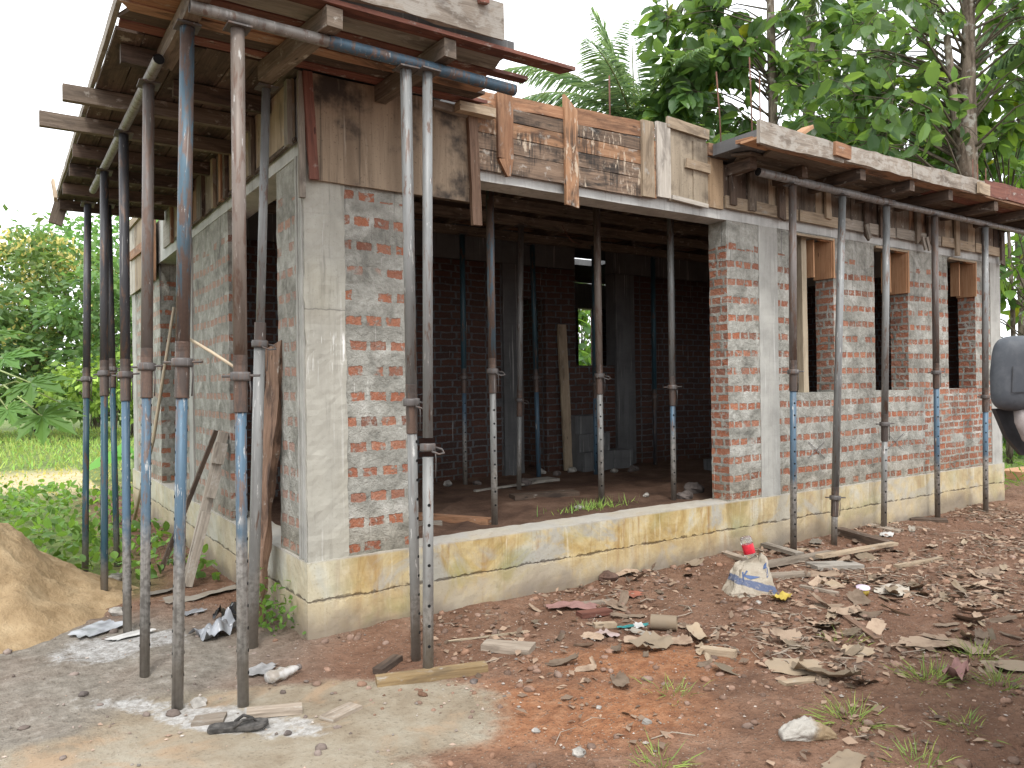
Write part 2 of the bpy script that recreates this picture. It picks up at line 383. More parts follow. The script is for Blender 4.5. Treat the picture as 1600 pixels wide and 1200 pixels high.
def metal_mat(name, paint, rust=.4, cem=0.0, cemz=.35, dirt=(.10, .075, .055), scuff=.3):
    g = NT(name); P = g.obj(); rn = g.rand(); Q = g.vmath('ADD', P, g.comb(g.math('MULTIPLY', rn, 31), 0, g.math('MULTIPLY', rn, 17)))
    z = g.sep(P)[2]
    c = g.mix(g.mr(g.noise(Q, 1, 4, .6, mul=(16, 16, 3)), .35, .7, 0, .6), paint, tuple(k*.62 for k in paint))
    c = g.mix(g.mr(g.noise(Q, 1, 6, .68, .4, mul=(26, 26, 5)), .62-rust*.26, .70-rust*.22, 0, .9), c, g.mix(g.noise(Q, 60, 3), (.085, .052, .04), (.165, .105, .075)))
    c = g.mix(g.mr(g.noise(Q, 1, 5, .7, mul=(45, 45, 7)), .66-scuff*.14, .72-scuff*.12, 0, .75), c, (.52, .51, .48))
    if cem:
        k = g.math('ADD', z, g.math('MULTIPLY', g.math('SUBTRACT', g.noise(Q, 1, 5, .6, mul=(9, 9, 4)), .5), .7))
        c = g.mix(g.mr(k, cemz+.12, cemz-.12, 0, cem), c, g.mix(g.mr(g.noise(Q, 40, 4), .4, .65), (.33, .315, .29), (.18, .168, .15)))
        c = g.mix(g.mr(z, .30, .16, 0, .75), c, (.19, .165, .135))
    h = g.noise(Q, 1, 5, .65, mul=(60, 60, 20))
    c = g.mix(g.mr(g.noise(Q, 1, 4, .6, mul=(30, 30, 1.2)), .48, .7, 0, .45), c, (.075, .065, .058)); c = g.mix(g.mr(g.noise(Q, 1, 3, .6, mul=(70, 70, 2)), .64, .7, 0, .45), c, (.40, .39, .37))
    return g.out(c, .5, g.bump(h, .35, .005), metal=.2, spec=.4)

def flat_mat(name, c, rough=.7, nz=.25, sc=20, spec=.3, bump=.2, metal=0.0):
    g = NT(name); P = g.obj(); k = g.noise(P, sc, 4)
    cc = g.mix(g.mr(k, .35, .7, 0, 1), tuple(x*(1-nz) for x in c), tuple(min(1, x*(1+nz)) for x in c))
    return g.out(cc, rough, g.bump(k, bump, .005) if bump else None, spec=spec, metal=metal)

def leaf_mat(name, base, trans, rough=.45, tr=.35, var=True):
    g = NT(name); t = g.attr('tint')
    c = g.mix(1.0, base, t, 'MULTIPLY'); ct = g.mix(1.0, trans, t, 'MULTIPLY')
    return g.out(c, rough, None, spec=.35, trans=(ct, tr))

BRICK = brick_mat('mortar_smeared_brick'); BRICK_IN = brick_mat('inner_brick_shaded', True)  # the inner copy has indoor shade mixed into its colours
CONC = concrete_mat('column_concrete', (.36, .355, .325), streak=.7)
CONC_BEAM = concrete_mat('beam_concrete', (.44, .44, .42), streak=.75)
CONC_SHADE = concrete_mat('inner_concrete_shaded', (.12, .12, .12), dark=(.06, .06, .06), streak=.5)  # indoor shade put into the concrete's base colour
CONC_Y = concrete_mat('corner_column_concrete', (.36, .35, .305), dark=(.19, .185, .165), streak=.75, warm=(.34, .315, .24), joint=1.97)
PLINTH = plinth_mat()
W_DARK = wood_mat('dark_soffit_timber', (.075, .052, .038), (.125, .088, .065), (.025, .019, .016), .75, .1)  # base tone lowered to hold the shadow under the eaves
W_GREY = wood_mat('grey_weathered_timber', (.22, .19, .155), (.33, .29, .24), (.085, .068, .055), .6, .3)
W_JOIST = wood_mat('joist_timber', (.11, .085, .062), (.19, .15, .115), (.04, .032, .027), .6, .15)  # eave shadow darkened into this timber colour too
W_ORANGE = wood_mat('orange_plank_timber', (.235, .118, .065), (.35, .195, .11), (.075, .042, .028), .7, .1)
W_BROWN = wood_mat('brown_plank_timber', (.24, .13, .075), (.36, .215, .13), (.055, .036, .028), .85, .2, var=.6)
W_BLACKENED = wood_mat('blackened_plank_timber', (.10, .068, .048), (.21, .145, .10), (.022, .02, .018), .95, .3, var=.5, drip=True)
W_DRIP = wood_mat('dripped_plank_timber', (.25, .13, .068), (.38, .22, .125), (.05, .034, .027), .75, .25, var=.5, drip=True)
W_RED = wood_mat('red_timber', (.13, .052, .038), (.20, .085, .06), (.04, .02, .018), .6, .2)
W_TAN = wood_mat('tan_board_timber', (.27, .205, .14), (.38, .30, .21), (.11, .08, .055), .65, .15)
W_PALE = wood_mat('pale_board_timber', (.29, .26, .22), (.41, .375, .325), (.11, .095, .08), .65, .4)
W_CEMENT = wood_mat('cement_coated_timber', (.21, .175, .14), (.32, .275, .225), (.09, .07, .055), .6, .9)
W_NEW = wood_mat('new_orange_timber', (.40, .21, .11), (.50, .30, .17), (.20, .09, .05), .3, 0)
W_LIGHT = wood_mat('pale_pole_timber', (.42, .34, .24), (.52, .44, .32), (.2, .15, .1), .3, 0)
W_ROUGH = wood_mat('rough_sawn_slab', (.13, .078, .05), (.23, .145, .10), (.035, .022, .017), .85, .05)
W_DEB = wood_mat('debris_timber', (.21, .17, .13), (.33, .275, .22), (.09, .07, .05), .55, .25, var=.6)
W_MUD = wood_mat('muddy_timber', (.19, .125, .06), (.28, .20, .105), (.10, .075, .05), .6, .2)
PLY = ply_mat('stained_plywood', (.20, .15, .105), (.33, .255, .18), (.035, .03, .028), .9)
PLY_T = ply_mat('tan_plywood', (.22, .18, .13), (.33, .275, .205), (.075, .058, .045), .75)
PLY_D = ply_mat('brown_plywood', (.24, .165, .10), (.36, .26, .165), (.085, .058, .04), .6)  # browner sheet than the tan plywood
BLUE = (.075, .135, .19)
MT = {
 'blue': metal_mat('blue_prop_paint', BLUE, .25, 0, scuff=.25), 'bluecem': metal_mat('blue_prop_paint_cement_foot', BLUE, .45, .92, .78, scuff=.5),
 'bluegrey': metal_mat('blue_prop_paint_grey_foot', (.078, .138, .195), .2, .95, .62, scuff=.3),
 'rustbrown': metal_mat('rusty_prop_tube', (.15, .13, .118), .55, 0, scuff=.1), 'dark': metal_mat('dark_prop_tube', (.055, .055, .06), .35, 0, scuff=0),
 'darkblue': metal_mat('dark_blue_prop_tube', (.035, .09, .12), .3, .5, .35, scuff=0), 'grey': metal_mat('grey_prop_tube', (.215, .22, .215), .30, 0, scuff=.35),
 'greycem': metal_mat('grey_prop_tube_cement_foot', (.225, .225, .215), .25, .75, .45, scuff=.45), 'bluerust': metal_mat('blue_rusty_prop_tube', (.075, .13, .17), .80, 0, scuff=.25),
 'tanrust': metal_mat('tan_rusty_prop_tube', (.195, .16, .135), .45, 0, scuff=.35), 'thread': metal_mat('rusty_thread_steel', (.085, .065, .055), .55, 0, scuff=0),
 'collar': metal_mat('collar_steel', (.11, .10, .095), .4, 0, scuff=.15), 'pipe': metal_mat('ledger_pipe_steel', (.24, .24, .235), .4, 0, scuff=.3),
 'bluepipe': metal_mat('blue_ledger_pipe_paint', (.055, .10, .14), .5, 0, scuff=.2), 'palepipe': metal_mat('pale_ledger_pipe_steel', (.24, .225, .205), .35, 0, scuff=.3)}
BLACK = flat_mat('hole_shade_black', (.008, .008, .008), .9, bump=0)  # black standing for the shade inside holes and pipe ends
REBAR = flat_mat('rusty_rebar', (.13, .06, .04), .8)

# ================================================================== HOUSE
ZP, ZB, ZT = 0.468, 2.90, 3.37       # footing top, beam underside, beam top
house = empty('unfinished_house', (0, 0, 0), 'unfinished single-storey house of mortar-smeared red brick and bare concrete with open door and window holes', 'house')
def part(name, boxes, mat, seg=.07, jit=.004, seed=0, parent=house, **kw):
    b = MB()
    for lo, hi in boxes: b.box(lo, hi, seg, jit, seed)
    o = b.build(name, mat, parent)
    if kw.get('label'): o['label'] = kw['label']
    return o
HX, HY = 8.70, 6.80
part('footing', [((-.014, -.014, -.25), (HX+.02, .24, ZP)), ((-.014, .24, -.25), (.24, HY, ZP)), ((.24, HY-.2, -.25), (HX, HY, ZP)), ((HX-.2, .24, -.25), (HX+.02, HY-.2, ZP))], PLINTH, .05, .006, label='yellow stained concrete footing with a ragged horizontal joint')
def soil_mat(name, c1, c2, c3, sc=3.0):
    g = NT(name); P = g.obj()
    c = g.ramp(g.noise(P, sc, 6, .65), [(.3, c1), (.5, c2), (.7, c3)])
    c = g.mix(g.mr(g.noise(P, 60, 4), .55, .75, 0, .5), c, tuple(k*.4 for k in c1))
    return g.out(c, .95, g.bump(g.math('ADD', g.noise(P, 25, 6, .65), g.noise(P, 90, 3)), .8, .02), spec=.1)
SOIL_IN = soil_mat('red_earth_fill', (.065, .04, .03), (.125, .075, .052), (.18, .115, .082))
part('floor', [((.24, .24, -.1), (HX-.2, HY-.2, .425))], SOIL_IN, .16, .03)
# brick panels: front
part('wall', [((.25, .004, ZP), (.668, .20, ZB))], BRICK, .04, .006)
part('wall', [((3.728, .004, ZP), (4.15, .20, ZB))], BRICK, .04, .006)
WX = [(4.665, 5.275), (5.985, 6.62), (7.46, 8.09)]; ZS, ZH = 1.39, 2.885
xs = [4.41]+[v for p in WX for v in p]+[8.45]
bx = [((4.41, .004, ZP), (8.45, .20, ZS))]+[((xs[2*i], .004, ZS), (xs[2*i+1], .20, ZH)) for i in range(4)]
part('wall', bx+[((4.41, .004, ZH), (8.45, .20, ZB))], BRICK, .05, .005)
# side wall
part('wall', [((.004, .15, ZP), (.105, .54, ZB))], BRICK, .04, .006)
part('wall', [((.004, 1.79, ZP), (.105, 3.06, ZB))], BRICK, .05, .006)
part('wall', [((.004, 3.22, ZP), (.105, 3.52, ZB))], BRICK, .05, .006)
part('wall', [((.004, 4.78, ZP), (.20, 6.42, ZB))], BRICK, .06, .006)
# columns
part('column', [((-.004, -.006, ZP), (.25, .15, ZB))], CONC_Y, .03, .008)
part('form_ridge', [((-.012, .012, ZP), (-.004, .05, ZB)), ((-.010, .06, ZP+.01), (-.004, .085, ZB)), ((-.014, .10, ZP), (-.004, .125, ZB))], CONC, .05, .003)
part('column', [((4.15, -.003, ZP), (4.41, .21, ZB))], CONC, .05, .003)
part('column', [((8.45, -.004, ZP), (HX, .21, ZB))], CONC, .06, .003)
part('column', [((-.012, 3.06, ZP), (.21, 3.22, ZB))], CONC, .06, .003)
part('column', [((-.012, 6.42, ZP), (.21, 6.68, ZB))], CONC, .06, .003)
# ring beam
part('ring_beam', [((-.002, -.002, ZB), (HX, .21, ZT)), ((-.002, .21, ZB), (.21, HY, ZT)), ((.21, HY-.2, ZB), (HX, HY, ZT)), ((HX-.2, .21, ZB), (HX, HY-.2, ZT))], CONC_BEAM, .1, .003)
part('inner_beam', [((.21, 3.2, ZB+.06), (4.62, 3.36, ZT)), ((5.27, 3.2, ZB+.06), (HX-.2, 3.36, ZT))], CONC_SHADE, .2, .003)
part('slab', [((-.90, -.84, 3.405), (.95, .1, 3.46)), ((-.90, .1, 3.405), (.2, 4.2, 3.46)), ((.2, .1, 3.405), (HX, 4.6, 3.50)), ((.2, 4.6, 3.405), (5.6, HY, 3.50)), ((6.55, 4.6, 3.405), (HX, HY, 3.50)), ((5.6, 5.1, 3.405), (6.55, HY, 3.50)), ((3.5, -.56, 3.405), (8.9, .1, 3.50))], CONC_SHADE, None, 0)  # rear part closed to keep the back room dark, small gap left
# inner walls
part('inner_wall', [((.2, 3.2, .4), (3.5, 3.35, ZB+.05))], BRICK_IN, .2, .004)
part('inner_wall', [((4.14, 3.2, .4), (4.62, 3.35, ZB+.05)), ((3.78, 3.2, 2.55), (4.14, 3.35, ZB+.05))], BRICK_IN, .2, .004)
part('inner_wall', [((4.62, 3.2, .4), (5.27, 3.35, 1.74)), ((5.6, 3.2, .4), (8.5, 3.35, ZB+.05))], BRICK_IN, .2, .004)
part('inner_column', [((3.5, 3.17, .4), (3.78, 3.36, ZB+.05))], CONC_SHADE, .2, .003)
part('inner_column', [((5.27, 3.16, .4), (5.6, 3.36, ZB+.05))], CONC_SHADE, .2, .003)
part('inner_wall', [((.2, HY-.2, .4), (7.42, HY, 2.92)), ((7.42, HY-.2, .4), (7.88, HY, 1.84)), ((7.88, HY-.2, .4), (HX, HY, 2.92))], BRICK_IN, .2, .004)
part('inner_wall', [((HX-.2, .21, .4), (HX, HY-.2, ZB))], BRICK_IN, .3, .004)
part('inner_wall', [((4.40, 3.35, .4), (4.55, HY-.2, ZB+.45))], BRICK_IN, .3, .004)  # added partition, unseen, keeps the room behind the doorway dark
part('curb', [((5.75, 1.95, .40), (8.4, 2.12, .55))], CONC_SHADE, .1, .006)
part('block_steps', [((4.45, 2.85, .40), (5.25, 3.18, .66)), ((4.45, 2.95, .66), (4.95, 3.18, .88)), ((4.45, 3.02, .88), (4.80, 3.18, 1.10))], CONC_SHADE, .08, .008)
# chalky X scratches under the windows
g_scr = flat_mat('dark_scratch', (.16, .155, .15), .9, bump=0)
for (cx, cy) in ((1276, 703), (1399, 690)):
    b = MB()
    for s in (-1, 1):
        a = Fy(cx-13, cy-13*s, -.006); c = Fy(cx+13, cy+13*s, -.006); b.plank(a, c, .005, .003, (0, 1, 0), 3, .001)
    b.build('scratch_mark', g_scr, house)
# orange boards closing the head of each window jamb
def jamb_box(x1, z0, z1, dz=.02):
    b = MB()
    b.plank((x1-.012, -.004, z0), (x1-.012, -.004, z1), .022, .03, (0, 1, 0), 4)
    b.plank((x1-.02, .10, z0), (x1-.02, .10, z1), .20, .022, (1, 0, 0), 4)
    b.plank((x1-.18, .14, z0+.01), (x1-.18, .14, z1), .10, .02, (1, 0, 0), 4)
    b.plank((x1-.20, .02, z1-.01), (x1, .02, z1-.01), .03, .02, (0, 0, 1), 3)
    return b
for i, (x1, z0) in enumerate(((5.275, 2.50), (6.62, 2.43), (8.09, 2.47))):
    jamb_box(x1, z0, 2.875).build('jamb_board', W_NEW, house)
for x0, x1 in WX:
    b = MB(); b.plank((x0+.005, -.008, ZH-.012), (x1, -.008, ZH-.012), .02, .022, (0, 0, 1), 5); b.build('head_batten', W_TAN, house)
b = MB(); b.plank((4.94, .12, ZS), (4.93, .12, ZH), .075, .07, (0, 1, 0), 8)
tag(b.build('timber_post', W_LIGHT), 'pale timber post standing upright inside the window hole nearest the wide opening', 'timber post')
# rebars rising from the roof
def rebar_bundle(x, y, spec, label):
    t = empty('starter_bars', (x, y, 3.50), label, 'rebar', 'starter bars above the roof')
    for (dx, dy, h, lean) in spec:
        b = MB(); b.tube([(dx, dy, -.08), (dx+lean*.4, dy, h*.5), (dx+lean, dy, h)], .007, 6); b.build('bar', REBAR, t)
p = Fy(1183, 180, .12)
rebar_bundle(4.28, .10, [(-.42, .05, .75, -.06), (-.06, .0, .95, -.03), (.10, .04, .82, .0)], 'three rusty starter bars above the roof edge beside the thin tree trunk')
rebar_bundle(8.55, .12, [(-.1, 0, .62, 0.0), (.0, .1, .72, .0), (.1, 0, .6, .01)], 'rusty starter bars above the right end of the roof')
rebar_bundle(2.50, .10, [(0, 0, .42, .0)], 'single short rusty bar above the middle of the plank formwork')

# ================================================================== FORMWORK
def board(parent, name, mat, p0, p1, w, t, up, **k):
    b = MB(); b.plank(p0, p1, w, t, up, k.pop('n', 6), **k); return b.build(name, mat, parent)
NY = (0, -1, 0)
# A: plywood sheet at the corner
fa = empty('plywood_formwork', (.6, -.02, 2.72), 'large dark-stained plywood form panel nailed above the corner column', 'formwork panel')
def zrel(o, b):          # build in world coordinates and hang under the thing
    o.matrix_parent_inverse = Matrix.Translation(-b.location); return o
def wpart(thing, name, mb, mat, label=None):
    o = mb.build(name, mat, thing); zrel(o, thing)
    if label: o['label'] = label
    return o
b = MB(); b.box((.035, -.030, 2.735), (1.125, -.012, 3.37), .08, .003); wpart(fa, 'panel', b, PLY)
b = MB(); b.plank((.045, -.05, 2.73), (.01, -.05, 3.36), .055, .03, NY, 6, .006); wpart(fa, 'batten', b, W_RED)
b = MB(); b.plank((1.165, -.055, 2.575), (1.14, -.05, 3.33), .07, .035, NY, 6, .006); wpart(fa, 'batten', b, W_ROUGH)
b = MB(); b.plank((.85, -.045, 3.335), (1.16, -.045, 3.315), .05, .03, NY, 4, .004); wpart(fa, 'batten', b, W_GREY)
b = MB(); b.plank((-.02, -.03, 2.62), (-.02, -.03, 3.36), .035, .03, NY, 5, .004); wpart(fa, 'batten', b, W_GREY)
# B: planks over the wide opening
fb = empty('plank_formwork', (1.9, -.02, 2.96), 'patchy orange and black horizontal plank formwork above the wide opening', 'formwork panel')
rows = [(2.965, 3.105), (3.110, 3.215), (3.220, 3.325), (3.330, 3.42)]
xcuts = [(1.18, 2.70), (1.18, 1.93, 2.70), (1.18, 2.70), (1.18, 1.42, 2.70)]
for k, (z0, z1) in enumerate(rows):
    cs = xcuts[k]
    for i in range(len(cs)-1):
        tl = .03*(cs[i]-1.9)/.8*.3; b = MB()
        zc = (z0+z1)/2+(.02 if k == 0 else 0)*0
        b.plank((cs[i]+.002, -.027-.002*k, zc), (cs[i+1]-.002, -.027-.002*k, zc), (z1-z0), .022, NY, 10, .004); wpart(fb, 'plank', b, (W_BLACKENED, W_BLACKENED, W_DRIP, W_DRIP)[k] if i == 0 or k == 0 else (W_DRIP, W_BLACKENED)[k % 2])
b = MB(); b.plank((1.18, -.034, 3.455), (1.93, -.034, 3.475), .085, .022, NY, 8, .006); wpart(fb, 'plank', b, W_ORANGE)
b = MB(); b.plank((1.96, -.034, 3.475), (2.84, -.034, 3.50), .12, .022, NY, 8, .006); wpart(fb, 'plank', b, W_ORANGE)
b = MB(); b.plank((2.70, -.03, 3.2), (2.86, -.03, 3.2), .46, .02, NY, 4, .004); wpart(fb, 'plank', b, W_DRIP)
b = MB(); b.plank((1.40, -.054, 3.505), (1.405, -.054, 3.06), .125, .028, NY, 6, .004)
b.plank((1.405, -.054, 3.06), (1.425, -.054, 2.94), .125, .028, NY, 5, .003, taper=.22); wpart(fb, 'batten', b, W_ORANGE)
b = MB(); b.plank((1.978, -.054, 3.56), (1.985, -.054, 2.80), .115, .028, NY, 8, .004, skew=.05); wpart(fb, 'batten', b, W_DRIP)
b = MB(); b.plank((2.75, -.052, 3.565), (2.75, -.052, 2.965), .125, .028, NY, 6, .003); wpart(fb, 'batten', b, W_TAN)
# C: light ply patches
fc = empty('patched_formwork', (3.2, -.02, 2.96), 'pale plywood formwork patched with short boards left of the right-hand eave', 'formwork panel')
b = MB(); b.plank((2.93, -.045, 3.585), (2.93, -.045, 2.985), .15, .022, NY, 6, .003); wpart(fc, 'plank', b, W_PALE)
b = MB(); b.box((3.01, -.032, 2.975), (3.45, -.014, 3.57), .08, .003); wpart(fc, 'panel', b, PLY_T)
b = MB(); b.box((3.28, -.046, 2.985), (3.45, -.034, 3.50), .08, .003); wpart(fc, 'panel', b, PLY_T)
b = MB(); b.plank((2.97, -.052, 3.60), (3.46, -.05, 3.575), .085, .022, NY, 5, .004); wpart(fc, 'batten', b, W_TAN)
b = MB(); b.plank((3.18, -.052, 3.30), (3.46, -.058, 3.285), .075, .022, NY, 5, .004); wpart(fc, 'batten', b, W_TAN)
b = MB(); b.plank((3.02, -.05, 3.0), (3.44, -.05, 2.975), .035, .018, NY, 5, .004); wpart(fc, 'batten', b, W_PALE)
b = MB(); b.plank((3.45, -.045, 3.46), (3.70, -.05, 3.45), .10, .03, NY, 5, .004); wpart(fc, 'plank', b, W_BROWN)
b = MB(); b.box((3.45, -.03, 2.98), (3.66, -.012, 3.40), .07, .003); wpart(fc, 'panel', b, PLY_D)
# D: beam side under the right eave
fd = empty('beam_side_formwork', (6, -.02, 2.98), 'row of dark upright form boards under the right-hand eave above the windows', 'formwork panel')
x = 3.66; k = 0
while x < 8.62:
    w = random.choice((.22, .3, .36, .17)); w = min(w, 8.66-x)
    b = MB(); z0 = 3.075+.02*random.random(); b.plank((x+w/2, -.022-.004*(k % 2), 3.365), (x+w/2, -.022-.004*(k % 2), z0), w-.006, .018, NY, 5, .003)
    wpart(fd, 'board', b, random.choice((W_TAN, W_JOIST, W_JOIST, W_BROWN, W_DARK))); x += w; k += 1
x = 3.66
for L in (1.0, .62, .98, .9, .75, .72):
    b = MB(); zc = 3.035+.01*random.random(); b.plank((x+.01, -.04, zc), (min(x+L, 8.66), -.04, zc-.008), .105, .022, NY, 6, .005); wpart(fd, 'ledger_strip', b, random.choice((W_TAN, W_TAN, W_GREY))); x += L+.02
for x, z0, wd in ((3.75, 3.02, .075), (4.0, 3.0, .09), (4.40, 2.97, .09), (5.1, 3.05, .08), (5.75, 2.93, .07), (6.02, 2.98, .06), (6.72, 2.98, .09), (6.95, 3.0, .075), (7.55, 2.90, .08), (8.2, 2.86, .07), (8.64, 2.88, .09)):
    b = MB(); b.plank((x, -.062, 3.34), (x+.02*(random.random()-.5), -.062, z0), wd, .026, NY, 5, .004, skew=.03); wpart(fd, 'batten', b, random.choice((W_JOIST, W_TAN, W_DARK)))
for x, z0 in ((5.72, 2.92), (6.78, 2.90), (6.86, 2.90)):
    b = MB(); b.plank((x, -.08, z0+.14), (x+.05, -.085, z0), .045, .02, NY, 4, .004); wpart(fd, 'wedge', b, W_GREY)
# E: side wall, boards under the left eave
fe = empty('side_wall_formwork', (-.02, 1.5, 2.98), 'upright tan boards closing the beam on the left side wall under the eave', 'formwork panel')
NX = (-1, 0, 0); y = .10
for w in (.42, .30, .34, .33, .36, .22, .3, .35, .36, .32, .34):
    b = MB(); o = -.022-.004*random.random(); b.plank((o, y+w/2, 3.365), (o, y+w/2, 2.995+.012*random.random()), w-.008, .018, NX, 5, .003)
    wpart(fe, 'board', b, random.choice((W_TAN, W_JOIST, W_TAN, W_BROWN))); y += w
for yy, m in ((.12, W_GREY), (1.75, W_ORANGE), (1.62, W_DARK), (2.0, W_TAN), (2.4, W_DARK), (.9, W_JOIST), (2.9, W_GREY), (3.75, W_BROWN)):
    b = MB(); b.plank((-.05, yy, 3.35), (-.05, yy, 2.96), .065, .028, NX, 5, .004); wpart(fe, 'batten', b, m)
b = MB(); b.plank((-.028, .05, 2.985), (-.028, 3.1, 2.985), .02, .02, NX, 14, .006); wpart(fe, 'ledger_strip', b, W_DARK)
b = MB(); b.box((-.024, 3.62, 3.0), (-.006, 4.36, 3.40), .1, .003); wpart(fe, 'board', b, W_PALE)
# F: far end of the side wall
ff = empty('far_end_formwork', (-.02, 5.7, 2.75), 'tall tan board formwork box at the far end of the left side wall', 'formwork panel')
for y0, y1, m in ((4.78, 5.25, W_TAN), (5.26, 5.75, W_TAN), (5.76, 6.2, W_TAN), (6.21, 6.66, W_PALE)):
    b = MB(); b.plank((-.03, (y0+y1)/2, 3.60), (-.03, (y0+y1)/2, 2.74), y1-y0, .02, NX, 5, .004); wpart(ff, 'board', b, m)
b = MB(); b.plank((-.055, 4.7, 3.62), (-.055, 6.7, 3.62), .10, .025, NX, 8, .004); wpart(ff, 'batten', b, W_TAN)
b = MB(); b.plank((-.055, 4.95, 3.18), (-.055, 6.5, 3.22), .11, .025, NX, 6, .004); wpart(ff, 'batten', b, W_ORANGE)
b = MB(); b.plank((-.06, 4.72, 3.55), (-.06, 4.74, 2.70), .12, .03, NX, 6, .004); wpart(ff, 'batten', b, W_BROWN)

# eaves
def joist(thing, p0, p1, mat=W_JOIST, w=.05, h=.098):
    b = MB(); b.plank(p0, p1, w, h, (0, 0, 1), 8, .004); return wpart(thing, 'joist', b, mat)
el = empty('corner_eave_formwork', (-.4, .4, 3.27), 'timber soffit formwork wrapping the near corner of the roof on joists', 'eave formwork')
joist(el, (-.735, -.82, 3.318), (-.735, .12, 3.318), W_JOIST, .075)
joist(el, (-.13, -.86, 3.318), (-.22, .0, 3.318), W_JOIST, .085)
joist(el, (.52, -.86, 3.318), (.48, -.04, 3.318), W_JOIST, .075)
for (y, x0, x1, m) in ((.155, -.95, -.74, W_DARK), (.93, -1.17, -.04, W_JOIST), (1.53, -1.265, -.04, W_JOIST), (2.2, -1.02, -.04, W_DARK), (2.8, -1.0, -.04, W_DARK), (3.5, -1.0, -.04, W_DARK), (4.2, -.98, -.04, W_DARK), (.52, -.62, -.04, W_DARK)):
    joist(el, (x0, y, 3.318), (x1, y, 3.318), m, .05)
yy = -.885; ends = [1.34, .93, 1.21, .98, 1.05, 1.10, 1.16, .9]; k = 0
mats = [W_RED, W_GREY, W_RED, W_ORANGE, W_BROWN, W_DARK, W_RED, W_BROWN]
for w in (.10, .17, .075, .17, .10, .12, .10):
    x0 = -.99+.03*random.random(); b = MB(); b.plank((x0, yy+w/2, 3.384+.006*(k % 2)), (ends[k], yy+w/2, 3.384+.006*(k % 2)), w-.006, .022, (0, 0, 1), 14, .004, skew=.05)
    wpart(el, 'plank', b, mats[k]); yy += w; k += 1
xx = -.995; k = 0
for w in (.14, .20, .11, .17, .13, .16, .075):
    y0 = -.02; 
    for (a, c) in ((y0, 1.8+.5*random.random()), (None, 4.25)):
        if a is None: a = last+.01
        b = MB(); b.plank((xx+w/2, a, 3.384+.006*(k % 2)), (xx+w/2, c, 3.384+.006*(k % 2)), w-.006, .022, (0, 0, 1), 14, .004); wpart(el, 'plank', b, random.choice((W_DARK, W_DARK, W_DARK, W_JOIST))); last = c
    xx += w; k += 1
b = MB(); b.plank((-.99, -.895, 3.51), (.835, -.895, 3.52), .20, .028, NY, 26, .014); wpart(el, 'fascia_board', b, W_CEMENT)
b = MB(); b.plank((-1.01, -.9, 3.425), (-1.0, 1.9, 3.425), .06, .025, NX, 12, .006); wpart(el, 'fascia_board', b, W_GREY)
b = MB(); b.plank((-1.0, 1.92, 3.425), (-.99, 4.25, 3.425), .065, .025, NX, 12, .006); wpart(el, 'fascia_board', b, W_GREY)
for x in (-.1, .42, .68):
    b = MB(); b.plank((x, -.93, 3.66), (x+.01, -.93, 3.575), .06, .03, NY, 3, .004); wpart(el, 'batten', b, W_RED)
b = MB(); b.plank((-1.03, 3.9, 3.30), (-1.04, 4.1, 3.52), .05, .03, NX, 4, .004); wpart(el, 'batten', b, W_TAN)
b = MB(); b.plank((-.955, 4.26, 3.37), (-1.02, 4.22, 3.13), .12, .03, (0, 1, 0), 4, .004); wpart(el, 'batten', b, W_JOIST)
b = MB(); b.plank((1.0, -.10, 3.33), (1.28, -.10, 3.33), .07, .06, (0, 0, 1), 4, .004); wpart(el, 'batten', b, W_TAN)
er = empty('right_eave_formwork', (6, -.4, 3.27), 'long timber soffit formwork of the right-hand eave on dark joists', 'eave formwork')
for x, y0 in ((4.33, -.36), (4.85, -.58), (5.62, -.60), (6.33, -.60), (7.25, -.61), (8.0, -.6), (8.62, -.6), (3.72, -.3)):
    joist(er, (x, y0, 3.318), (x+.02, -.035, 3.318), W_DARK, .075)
for yy, w, m, xa in ((-.56, .14, W_BROWN, 3.55), (-.415, .14, W_RED, 3.75), (-.27, .13, W_BROWN, 3.60), (-.135, .13, W_DARK, 3.70)):
    for a, c in ((xa, 6.1+.4*random.random()), (None, 9.0)):
        if a is None: a = last+.01
        b = MB(); b.plank((a, yy, 3.384), (c, yy, 3.384), w, .022, (0, 0, 1), 12, .004, skew=.05); wpart(er, 'plank', b, m if random.random() < .6 else W_JOIST); last = c
b = MB(); b.plank((3.36, -.635, 3.425), (4.46, -.635, 3.42), .185, .03, NY, 26, .014, taper=.75); wpart(er, 'fascia_board', b, W_CEMENT)
b = MB(); b.plank((4.40, -.625, 3.435), (5.55, -.625, 3.445), .14, .028, NY, 26, .014); wpart(er, 'fascia_board', b, W_CEMENT)
b = MB(); b.plank((5.56, -.628, 3.443), (6.95, -.625, 3.455), .145, .028, NY, 26, .014); wpart(er, 'fascia_board', b, W_CEMENT)
b = MB(); b.plank((6.97, -.63, 3.475), (9.0, -.63, 3.485), .16, .028, NY, 26, .014); wpart(er, 'fascia_board', b, W_RED)
for x, m in ((4.40, W_ORANGE), (6.85, W_TAN)):
    b = MB(); b.plank((x-.10, -.665, 3.44), (x+.12, -.665, 3.43), .115, .028, NY, 3, .004); wpart(er, 'batten', b, m)
b = MB(); b.plank((3.45, -.42, 3.43), (3.75, -.36, 3.47), .14, .03, (0, 0, 1), 4, .005); wpart(er, 'plank', b, W_ORANGE)
b = MB(); b.plank((3.42, -.50, 3.405), (4.0, -.46, 3.41), .16, .02, (0, 0, 1), 5, .005); wpart(er, 'plank', b, W_NEW)
b = MB(); b.plank((3.95, -.5, 3.50), (4.25, -.45, 3.66), .10, .03, (0, 0, 1), 4, .004); wpart(er, 'batten', b, W_NEW)
